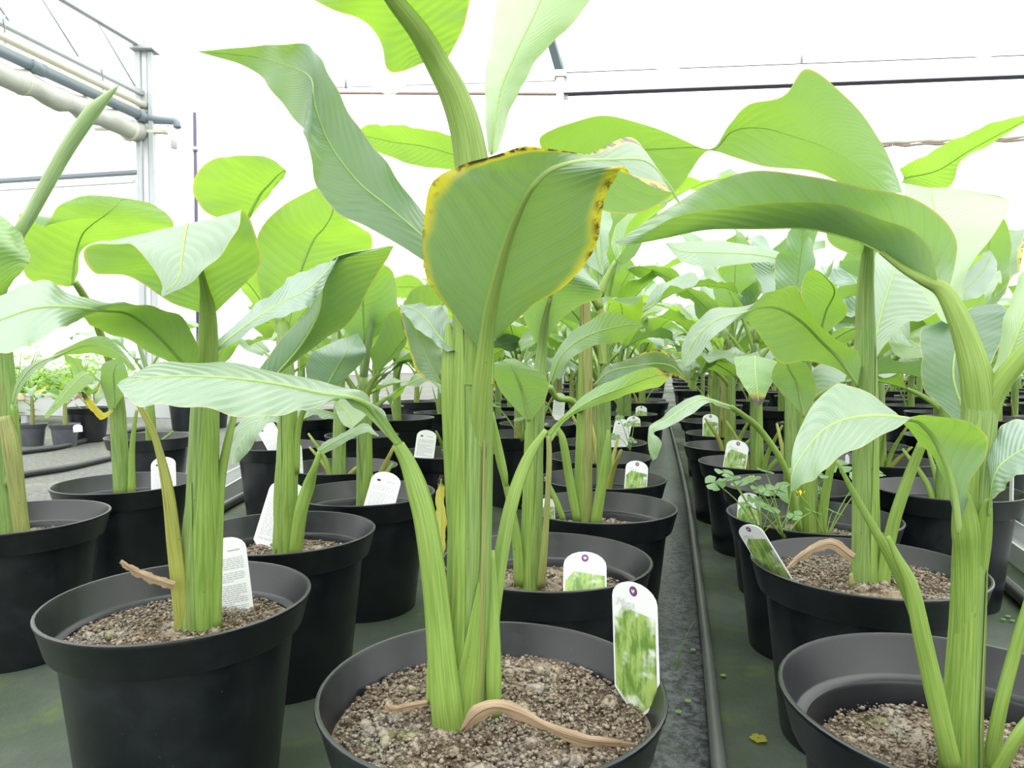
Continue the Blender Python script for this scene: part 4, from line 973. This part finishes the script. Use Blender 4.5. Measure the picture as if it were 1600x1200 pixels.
# ================================================================== MID-GROUND PLANTS (each its own seed)
MID = [  # x, y, seed, stem height, leaves, scale, stem material, label
 (-.315, 1.51, 101, .30, 6, .95, 'stem', 'banana plant in the third pot of the left column, upright white card at its rim'),
 (-.456, 1.885, 102, .32, 5, .9, 'stem', 'banana plant in the fourth pot of the left column, yellowing slanted stalk'),
 (-.765, 2.34, 103, .42, 6, 1.05, 'stem', 'banana plant with a tilted white card, behind the left stems'),
 (-.197, 2.16, 104, .36, 6, .9, 'stem', 'banana plant just left of the tall central stem, standing two metres back'),
 (-1.33, 2.60, 105, .28, 4, .8, 'stem', 'lone banana plant standing by the pale path at left'),
 (.218, 1.69, 106, .46, 6, 1.0, 'stem', 'banana plant fourth back left of the hose, picture card in front'),
 (.255, 2.06, 107, .44, 6, 1.0, 'stem_red', 'banana plant fifth back in the row left of the hose'),
 (.31, 2.42, 108, .42, 6, 1.0, 'stem', 'banana plant sixth back left of the hose, slanted text card beside it'),
 (.627, 1.60, 110, .34, 5, .95, 'stem', 'banana plant fourth back in the row right of the hose, dead leaf in pot'),
 (.668, 1.95, 111, .38, 6, 1.0, 'stem', 'banana plant fifth back in the row right of the hose'),
 (.716, 2.32, 112, .40, 6, 1.0, 'stem', 'banana plant sixth back in the row right of the hose'),
 (.815, 2.70, 113, .42, 6, 1.0, 'stem_red', 'banana plant seventh back in the row right of the hose'),
 (.95, 1.55, 114, .36, 6, 1.0, 'stem', 'banana plant in the pot behind the front right stem, narrow white card'),
 (.47, 3.1, 116, .42, 6, 1.0, 'stem', 'banana plant eighth back left of the hose, small picture card in its pot'),
 (.60, 3.66, 117, .42, 6, 1.0, 'stem', 'banana plant ninth back left of the hose, smaller picture card in its pot'),
 (.22, 3.36, 118, .40, 6, 1.0, 'stem_red', 'banana plant far behind the reddish stem, pale card at its foot'),
 (1.03, 2.0, 115, .40, 6, 1.0, 'stem', 'banana plant between the two right stems, standing two metres back'),
]
MP = {}
for (x, y, sd, hs, nl, Ls, sm, lab) in MID:
    t = MP[sd] = potted(x, y, lab, depth=.055, seg=36, seed=sd)
    gen_plant(t, sd, POT_H - .055, hs, nl, Ls, (0, 0), True, 26, 9, sm, None, 3, .017)

pleaf(MP[101], [(480, 602, 508, 607, 530, 600, 1.46), (480, 562, 525, 577, 560, 572, 1.44, .0, 0), (508, 540, 540, 552, 572, 548, 1.42, .02, 0), (558, 521, 559, 521, 560, 522, 1.45)], 'leaf_blue', .001, (6, 2), 30, 13, 51)
pleaf(MP[101], [(535, 538, 562, 547, 580, 542, 1.55), (545, 500, 580, 515, 622, 515, 1.53), (580, 474, 605, 490, 627, 490, 1.50), (614, 467, 616, 467, 618, 468, 1.48)], 'leaf_bright', .001, (7, 2), 30, 13, 52)
pleaf(MP[101], [(583, 455, 584, 450, 585, 444, 1.6), (610, 463, 612, 448, 615, 434, 1.58, .02, -.02), (648, 466, 645, 448, 645, 430, 1.56, .02, -.02), (668, 452, 668, 451, 668, 450, 1.55)], 'leaf_bright', .001, (5, 2), 30, 11, 53)
pleaf(MP[101], [(520, 622, 526, 628, 532, 622, 1.46), (524, 640, 540, 640, 560, 630, 1.42), (535, 662, 550, 655, 578, 640, 1.40), (548, 670, 549, 670, 550, 670, 1.39)], 'leaf_pale', .001, (5, 2), 24, 11, 54)
pleaf(MP[111], [(1240, 412, 1240, 408, 1240, 404, 1.72), (1180, 410, 1180, 398, 1185, 386, 1.69, -.02, .03), (1120, 417, 1118, 395, 1120, 376, 1.66, -.03, .04), (1070, 411, 1065, 393, 1068, 378, 1.63, -.03, .03), (1040, 382, 1040, 381, 1040, 380, 1.62)], 'leaf', .001, (6, 2), 36, 13, 55)
pleaf(MP[106], [(930, 606, 928, 603, 930, 598, 1.5), (960, 597, 955, 580, 950, 572, 1.47, -.02, .03), (1000, 592, 995, 572, 985, 560, 1.45, -.02, .03), (1035, 588, 1030, 568, 1020, 546, 1.43, .02, 0), (1060, 590, 1055, 575, 1048, 555, 1.42), (1075, 598, 1075, 598, 1075, 598, 1.41)], 'leaf_aged', .001, (6, 2), 36, 13, 56)
# ================================================================== BACKGROUND CROWD
protos = []
for k in range(9):
    t = potted(0, 0, None, depth=.055, seg=24, seed=k)
    gen_plant(t, 500 + k, POT_H - .055, .30 + .035 * (k % 5), 6 + k % 2, 1.0 + .06 * (k % 3), (0, 0), k % 3 == 0, 14, 7, 'stem_red' if k % 4 == 1 else 'stem', None, 1, .016)
    protos.append((t, [(c, list(c.children)) for c in t.children]))
used = set()
def place(k, loc, rz, sc, label, group):
    src, kids = protos[k]
    if k not in used:
        used.add(k); r = src; r.location = loc; r.rotation_euler = (0, 0, rz); r.scale = (sc, sc, sc)
    else:
        r = src.copy(); COL.objects.link(r); r.location = loc; r.rotation_euler = (0, 0, rz); r.scale = (sc, sc, sc)
        for ch, subs in kids:
            c = ch.copy(); COL.objects.link(c); c.parent = r
            for g_ in subs:
                d = g_.copy(); COL.objects.link(d); d.parent = c
    tag(r, label, 'potted plant', group)
    r['_idx'] = cnt
    return r
HIDDEN = {6, 8, 9, 10, 11, 18, 24, 25, 26, 35, 36, 38, 47, 48, 53, 56, 57, 58, 60, 72, 85, 95, 99, 100, 102, 103, 104, 105, 112, 113, 114, 115, 116, 117, 119, 120, 121, 124, 125, 128, 129, 130, 131, 132, 133, 134, 138, 142, 143, 144, 145, 146, 149, 150, 153, 154, 155, 156, 157, 159, 160, 162, 163, 164, 166, 167, 169, 170, 172, 173, 174, 176, 178, 179, 180, 181}   # places wholly hidden behind other plants
rng = random.Random(4)
taken = [(m_[0], m_[1]) for m_ in MID] + [(-.017, .611), (-.397, .843), (-.379, 1.169), (-.896, 1.275), (-.892, 1.63), (.049, 1.0065), (.168, 1.366), (.4886, .9757), (.381, .58), (.547, 1.286)]
cnt = 0
def in_view(p, pad=.25):
    return p[1] > .5 and abs(p[0]) < .74 * p[1] + pad
cols = [-1.55, -1.2, -.88, -.56, -.18, .25, .61, .97, 1.36, 1.75, 2.15, 2.6, 3.05, 3.5, 4.0, 4.6, 5.2]
for c in cols:
    s = 2.55 if c < 1.2 else 1.6
    while s < 13:
        p = RC(c + rng.uniform(-.05, .05), s + rng.uniform(-.05, .05))
        near = min(min(math.hypot(p[0] - a, p[1] - b) for a, b in taken), math.hypot(p[0] - g2[0], p[1] - g2[1]) - .25)
        step = .36 if s < 4.2 else (.55 if s < 7 else .9)
        if in_view(p) and near > .315 and p[1] > 1.5:
            k = rng.randrange(9); rz_ = rng.uniform(0, 6.28); sc_ = rng.uniform(.88, 1.14)
            side = 'left' if c < 0 else 'right'
            far = p[1] > 5.0
            if far: lab = 'distant banana plant in black pot in the crowd at the back, %s of the hose' % side
            else: lab = 'banana plant in black pot in the middle rows, %s of the hose' % side
            if cnt not in HIDDEN and not (-.42 < p[0] / p[1] < -.335 and 2.4 < p[1] < 4.7): place(k, tuple(p), rz_, sc_, lab, ('far' if far else 'middle') + ' banana plants ' + side + ' of the hose')
            taken.append((p[0], p[1])); cnt += 1
        s += step
print('crowd', cnt)
# ================================================================== SMALL THINGS
# ---- far left: nursery stock beyond the path
def small_banana(px, py_base, wpx, label, leaves, mat='pot_grey'):
    g_ = G(px, py_base); d = g_[1]; sc = wpx * d / F / (2 * POT_R)
    t = potted(g_[0], g_[1], label, depth=.03, seg=28, seed=3, name='potted_banana_seedling', scale=round(sc, 3), mat=mat)
    h = POT_H * sc
    o = np.array((g_[0], g_[1], 0))
    tube('pseudostem', [o + (0, 0, h - .03), o + (.004, 0, h + .09), o + (.0, 0, h + .18)], [.013, .011, .007], M['stem_red'], t, 8, 1, 8)
    rg = random.Random(int(px))
    for i, (azd, mt, ln) in enumerate(leaves):
        path, rows = gen_leaf_rows(rg, (0, 0, h + .10 + .02 * i), math.radians(azd), ln, ln * .5, math.radians(55), 2.3, rg.uniform(-.6, .6), .05)
        tube('petiole', [p_ + o for p_ in path], [.006, .005, .004, .004, .003], M['stalk'], t, 6, .8, 6)
        leaf_surface('leaf', [[q + o for q in r] for r in rows], M[mt], t, 14, 7, .003, (.003, .0008), None, i)
    return t
small_banana(51, 696, 42, 'small grey pot by the path with browning banana seedling, left of its twin', [(200, 'leaf_dry', .16), (20, 'leaf_bright', .18), (100, 'leaf_yellow', .14), (300, 'leaf', .15)])
small_banana(102, 698, 44, 'small grey pot by the path with banana seedling and a little white tag', [(10, 'leaf_dry', .15), (180, 'leaf', .17), (250, 'leaf_blue', .15), (80, 'leaf_bright', .17)])
small_banana(385, 690, 36, 'small lilac-grey pot with seedling behind the left stems', [(30, 'leaf', .14), (200, 'leaf_yellow', .12), (120, 'leaf_bright', .14)])
for i, (px, py, w, lab) in enumerate(((138, 690, 66, 'big black tub with drooping plant behind the small grey pots'), (293, 672, 60, 'big black tub standing behind the pot by the path'), (335, 668, 50, 'big black tub far back, behind the front left stem'))):
    g_ = G(px, py); sc = round(w * g_[1] / F / (2 * POT_R), 3)
    t = potted(g_[0], g_[1], lab, depth=.06, seg=28, seed=i, scale=sc, name='potted_plant')
    gen_plant(t, 900 + i, POT_H * sc - .06, .12, 5, .8, (0, 0), False, 14, 7, 'stem', None, 1, .012)
# low leafy crop filling the bench beyond the path: bushes of many small leaves
def bush(x, y, h, r, seed, label, z0=.0, n=150):
    rg = np.random.RandomState(seed)
    t = thing('leafy_shrub', (x, y, z0), label, 'shrub', 'leafy shrubs beyond the path')
    o = np.array((x, y, z0))
    for k in range(5):
        a = rg.uniform(0, 6.28)
        tube('stem', [o, o + (.25 * r * math.cos(a), .25 * r * math.sin(a), h * .5), o + (.6 * r * math.cos(a), .6 * r * math.sin(a), h * .9)], [.008, .006, .003], M['stalk'], t, 6, 1, 6)
    V = []; Fc = []; UVs = []
    for i in range(n):
        a = rg.uniform(0, 6.28); rr = r * math.sqrt(rg.uniform(0.05, 1)); z = h * rg.uniform(.25, 1) * (1.05 - .35 * (rr / r) ** 2)
        c = o + np.array((rr * math.cos(a), rr * math.sin(a), z)); ln = rg.uniform(.05, .10); aa = rg.uniform(0, 6.28); el = rg.uniform(-.5, .6)
        d = np.array((math.cos(aa) * math.cos(el), math.sin(aa) * math.cos(el), math.sin(el))); sd = np.array((-math.sin(aa), math.cos(aa), rg.uniform(-.3, .3))) * ln * .36
        b_ = len(V)
        V += [c, c + d * ln * .45 + sd, c + d * ln * .5 - (0, 0, .008), c + d * ln * .45 - sd, c + d * ln]
        UVs += [(0, .5), (.5, 0.1), (.5, .5), (.5, .9), (1, .5)]
        Fc += [(b_, b_ + 2, b_ + 1), (b_, b_ + 3, b_ + 2), (b_ + 1, b_ + 2, b_ + 4), (b_ + 2, b_ + 3, b_ + 4)]
    ob = mesh_obj('foliage', V, Fc, M['leaf_bright'], t, uvs=UVs)
    ob['kind'] = 'stuff'
    return t
rg = random.Random(8)
for i in range(18):
    y_ = rg.uniform(5.8, 7.8); px_ = rg.uniform(-40, 215)
    if abs(px_ - 229) < 100 and y_ < 7.2: y_ += 1.4
    p_ = ((px_ - 800) / F * y_, y_)
    bush(p_[0], p_[1], rg.uniform(.38, .66), rg.uniform(.28, .45), i, 'bright green leafy shrub in the mass beyond the pale path')
tr_ = thing('bench_tray', G(60, 668), 'long pale grey tray edge beyond the path at far left', 'tray')
p_ = U(40, 655, 5.6); p_[2] = .16; q_ = p_ + RP * 1.6
beam('side', p_ - RP * 3, q_, .04, .16, M['alu'], tr_)
beam('lip', p_ - RP * 3 + (0, 0, .085), q_ + (0, 0, .085), .07, .015, M['white_pipe'], tr_)
for k in range(4): beam('leg', p_ - RP * (3 - 1.5 * k) * 1.0 - (0, 0, .08), (p_ - RP * (3 - 1.5 * k))[:2].tolist() + [0.0], .05, .05, M['steel'], tr_)

# ---- plant cards
def card_outline(w, h, ext):
    pts = [(-w * .03, -ext), (w * .03, -ext), (w / 2, 0)] + [(w / 2, h - w * .32)]
    for k in range(1, 10):
        a = math.pi * k / 10
        pts.append((w / 2 * math.cos(a) ** 1 if True else 0, h - w * .32 + w * .32 * math.sin(a)))
    pts += [(-w / 2, h - w * .32), (-w / 2, 0)]
    return pts
def card(bot, top, width, yaw, kind, label, ext=.03, db=0.0):
    """bot/top: (px, py, depth) of the visible foot and the top; yaw turns it about its own axis"""
    b = U(*bot); tp = U(*top); ax = tp - b; h = float(np.linalg.norm(ax)); z = ax / h
    t = thing('plant_card', b, label, 'plant label', 'plant cards stuck in the pots')
    x = np.array((1.0, 0, 0)); x = x - z * np.dot(x, z); x /= np.linalg.norm(x); y = np.cross(z, x)
    R = Matrix(((x[0], y[0], z[0]), (x[1], y[1], z[1]), (x[2], y[2], z[2]))) @ Matrix.Rotation(yaw, 3, 'Z')
    t.matrix_world = Matrix.Translation(Vector(b)) @ R.to_4x4()
    t['_org'] = (0.0, 0.0, 0.0)
    pts = card_outline(width, h, ext); n = len(pts); th = .0006
    V = [(a, -th, c) for a, c in pts] + [(a, th, c) for a, c in pts]
    Fs = [tuple(range(n)), tuple(range(2 * n - 1, n - 1, -1))] + [(i, i + n, (i + 1) % n + n, (i + 1) % n) for i in range(n)]
    body = mesh_obj('card', V, Fs, M['card'], t, smooth=False)
    yy = -th - .0004
    if kind == 'text':
        V = []; Fs = []; rg_ = random.Random(int(bot[0]))
        z_ = h - width * .52
        def bar(x0, x1, z0, z1):
            b_ = len(V); V.extend([(x0, yy, z0), (x1, yy, z0), (x1, yy, z1), (x0, yy, z1)]); Fs.append((b_, b_ + 1, b_ + 2, b_ + 3))
        while z_ > .004:
            x_ = -width * .40
            e = width * (.40 if rg_.random() < .75 else rg_.uniform(-.05, .3))
            while x_ < e:
                l_ = rg_.uniform(.05, .16) * width; bar(x_, min(x_ + l_, e), z_, z_ + .0009); x_ += l_ + width * .025
            z_ -= .0026 if rg_.random() < .85 else .0055
        bar(width * .02, width * .34, h - width * .34, h - width * .34 + .0014)
        mesh_obj('printed_text', V, Fs, M['print'], t, smooth=False)
        q = width * .30
        mesh_obj('bar_code', [(-q, yy, h - width * .36), (-q + width * .12, yy, h - width * .36), (-q + width * .12, yy, h - width * .29), (-q, yy, h - width * .29)], [(0, 1, 2, 3)], M['black_print'], t, smooth=False)
    elif kind == 'picture':
        m_ = .002; w2 = width / 2 - m_; zt = h - width * .54
        pt = [(-w2 * .12, -ext * .8), (w2 * .12, -ext * .8), (w2, .002), (w2, zt), (-w2 * .55, zt + width * .08), (-w2, zt - width * .14), (-w2, .002)]
        pic = mesh_obj('printed_picture', [(a, yy, c) for a, c in pt], [tuple(range(len(pt)))], M['picture'], t, smooth=False)
        def disc(nm, r, cz, y_, mt, par):
            a = [2 * math.pi * k / 24 for k in range(24)]
            return mesh_obj(nm, [(r * math.cos(q), y_, cz + r * math.sin(q)) for q in a], [tuple(range(24))], mt, par, smooth=False)
        cz = h - width * .15
        em = disc('emblem', width * .085, cz, yy, M['ring'], t)
        disc('emblem_centre', width * .066, cz, yy - .0002, M['purple'], em)
        hv = []
        for k in range(24):
            a = 2 * math.pi * k / 24
            hv.append((width * .0024 * 16 * math.sin(a) ** 3, yy - .0004, cz + width * .0024 * (13 * math.cos(a) - 5 * math.cos(2 * a) - 2 * math.cos(3 * a) - math.cos(4 * a))))
        mesh_obj('heart', hv, [tuple(range(24))], M['script'], em, smooth=False)
        fc = bpy.data.curves.new('lettering', 'FONT'); fc.body = 'Musa'; fc.size = width * .22; fc.shear = .45; fc.space_character = .9
        fo = bpy.data.objects.new('lettering', fc); COL.objects.link(fo); fo.parent = t
        fo.rotation_euler = (math.pi / 2, 0, 0); fo.location = (-width * .42, yy - .0003, h - width * .46)
        lm = bpy.data.meshes.new_from_object(fo); lm.materials.clear(); lm.materials.append(M['script'])
        lo_ = bpy.data.objects.new('lettering', lm); COL.objects.link(lo_); lo_.parent = t; lo_.rotation_euler = fo.rotation_euler; lo_.location = fo.location
        bpy.data.objects.remove(fo)
    return t
card((995, 1085, .632), (990, 910, .636), .052, math.radians(-50), 'picture', 'tall picture card standing in the soil of the centre front pot', ext=.022)
card((914, 935, .905), (914, 862, .93), .056, 0.0, 'picture', 'picture card low in the pot right behind the centre plant', ext=.03)
card((992, 775, 1.60), (996, 720, 1.62), .052, .1, 'picture', 'picture card in the fourth pot left of the hose')
card((366, 960, .90), (352, 840, .92), .054, -.15, 'text', 'white text card behind the stem of the front left plant')
card((425, 850, 1.235), (455, 752, 1.26), .068, .0, 'text', 'wide white text card leaning right behind the second left stem')
card((590, 800, 1.41), (607, 738, 1.44), .060, .1, 'text', 'upright white text card at the rim of the third pot in the left column')
card((256, 776, 1.60), (255, 714, 1.62), .055, .05, 'text', 'white text card crossed by a brown stalk, in the far left pot')
card((440, 712, 2.22), (412, 662, 2.24), .058, .0, 'text', 'white card tilted left, above the rim far behind the left stems')
card((463, 742, 1.80), (460, 690, 1.82), .050, 1.1, 'text', 'white card seen almost edge-on beside the second left stem')
card((662, 716, 2.06), (668, 672, 2.08), .058, .0, 'text', 'grey-white text card left of the central stem')
card((966, 700, 2.30), (975, 655, 2.33), .056, .0, 'text', 'slanted white text card above the sixth pot left of the hose')
card((990, 672, 3.05), (990, 650, 3.07), .058, .0, 'picture', 'small distant picture card left of the hose, the nearer of two')
card((1002, 655, 3.65), (1002, 634, 3.67), .058, .0, 'picture', 'small distant picture card left of the hose, the farther one')
card((872, 650, 3.3), (875, 614, 3.33), .055, .1, 'text', 'small pale card far behind the reddish stem')
card((1218, 905, .985), (1166, 820, .99), .046, math.radians(-60), 'picture', 'narrow picture card leaning out of the right pot by the hose')
card((1168, 826, 1.28), (1171, 770, 1.29), .050, math.radians(-58), 'picture', 'picture card among the clover leaves at right')
card((1146, 740, 1.88), (1154, 688, 1.90), .062, .1, 'picture', 'tilted picture card in the fourth pot right of the hose')
card((1110, 684, 2.62), (1110, 647, 2.64), .058, .0, 'picture', 'picture card in the seventh pot right of the hose')
card((1580, 792, 1.44), (1581, 738, 1.46), .050, 1.1, 'blank', 'narrow blank white card at the right edge')
card((1324, 740, 1.97), (1324, 710, 1.98), .040, .9, 'blank', 'little white card between the two right stems')
card((856, 815, 1.33), (855, 778, 1.34), .032, .5, 'picture', 'half-hidden card in the pot of the reddish stem')
card((122, 675, 4.15), (121, 663, 4.15), .05, .2, 'blank', 'tiny white tag on the rim of the small grey pot', ext=.0)

# ---- clover weeds in pot H, seedlings, grass
def clover(px, py, d, size, label, n=6, seed=0, flowers=0, base=None):
    rg_ = random.Random(seed)
    b = U(px, py, d) if base is None else base
    t = thing('clover_weed', b, label, 'weed')
    for i in range(n):
        e = b + np.array((rg_.uniform(-1, 1) * size, rg_.uniform(-1, 1) * size * .5, size * rg_.uniform(.5, 1.6)))
        tube('stalk', [b, (b + e) / 2 + np.array((0, 0, .01)), e], [.0012, .001, .0008], M['stalk'], t, 6, 1, 8)
        if i < flowers:
            for k in range(5):
                a = k * 1.2566; V = [e, e + (.006 * math.cos(a - .4), .006 * math.sin(a - .4), .006), e + (.008 * math.cos(a), .008 * math.sin(a), .009), e + (.006 * math.cos(a + .4), .006 * math.sin(a + .4), .006)]
                mesh_obj('petal', V, [(0, 1, 2, 3)], M['flower'], t, smooth=False)
            continue
        tilt = np.array((rg_.uniform(-.4, .4), rg_.uniform(-.7, .1), 0)); a0 = rg_.uniform(0, 6.28); r_ = size * rg_.uniform(.20, .30)
        for k in range(3):
            V = [e]; UVs = [(0, .5)]
            for q in range(9):
                a = a0 + k * 2.094 + (q - 4) * .22; rr = r_ * (1 - .10 * abs(q - 4) ** .7 + (-.16 if q == 4 else 0))
                v_ = np.array((rr * math.cos(a), rr * math.sin(a), 0)); v_[2] = tilt[0] * v_[0] - tilt[1] * v_[1] - .15 * abs(q - 4) * .25 * rr
                V.append(e + v_); UVs.append((1, q / 8))
            mesh_obj('leaflet', V, [(0, q, q + 1) for q in range(1, 9)], M['clover'], t, uvs=UVs)
    return t
clover(1190, 835, 1.18, .075, 'clump of clover weed at the left rim of the pot by the hose', 8, 1)
clover(1225, 842, 1.17, .07, 'clump of clover weed in front of the banana stem in the same pot', 7, 2)
clover(1290, 842, 1.19, .08, 'clover weed with a yellow flower, right of that stem', 5, 3, 1)
clover(1215, 835, 1.35, .12, 'tall clover weed with a yellow flower behind the right arching stalk', 5, 4, 1)
clover(985, 705, 1.95, .06, 'fresh green weed beside the slanted white card', 5, 5)
clover(815, 690, 1.9, .09, 'bushy green weed between the central stem and the next one', 9, 6)
gb = G(1058, 1050)
t = thing('grass_tuft', gb, 'single grass tuft sprouting from the floor beside the hose', 'grass')
for k, (dx, dz, w_) in enumerate(((.03, .09, .0016), (.012, .05, .0012), (-.012, .035, .001))):
    leaf_surface('blade', [[gb + (dx * u_ ** 2 - w_ * (1 - u_), 0, dz * u_), gb + (dx * u_ ** 2, -.001, dz * u_), gb + (dx * u_ ** 2 + w_ * (1 - u_), 0, dz * u_)] for u_ in (0, .3, .6, .9, 1)], M['grass'], t, 10, 3, 0, None)
for i, (px, py) in enumerate(((1083, 1018), (1130, 1058), (1075, 1098), (1185, 1157), (1060, 1115), (1575, 965), (1582, 972), (1568, 970))):
    g_ = G(px, py, .008 if px < 1100 else .001); r_ = .0026 if px != 1185 else .006
    V = []; Fs = []
    for k in range(5):
        a = k * 1.2566 + i; c_ = g_ + (r_ * 1.1 * math.cos(a), r_ * 1.1 * math.sin(a), .003); b_ = len(V)
        V += [c_ + (r_ * math.cos(q * 1.047), r_ * math.sin(q * 1.047), .001 * (q % 2)) for q in range(6)]; Fs.append(tuple(range(b_, b_ + 6)))
    ob = mesh_obj('weed_seedling', V, Fs, M['leaf_yellow'] if px == 1185 else M['grass'], None, g_, [(.5, .5)] * len(V))
    tag(ob, 'yellow fallen leaf scrap on the floor beside the right pots' if px == 1185 else 'tiny green seedling on the dark floor ' + ('near the hose' if px < 1200 else 'at the far right'), 'leaf' if px == 1185 else 'seedling', None if px == 1185 else 'seedlings on the floor')

for o in bpy.data.objects:
    for k_ in ('_org', '_idx'):
        if k_ in o: del o[k_]
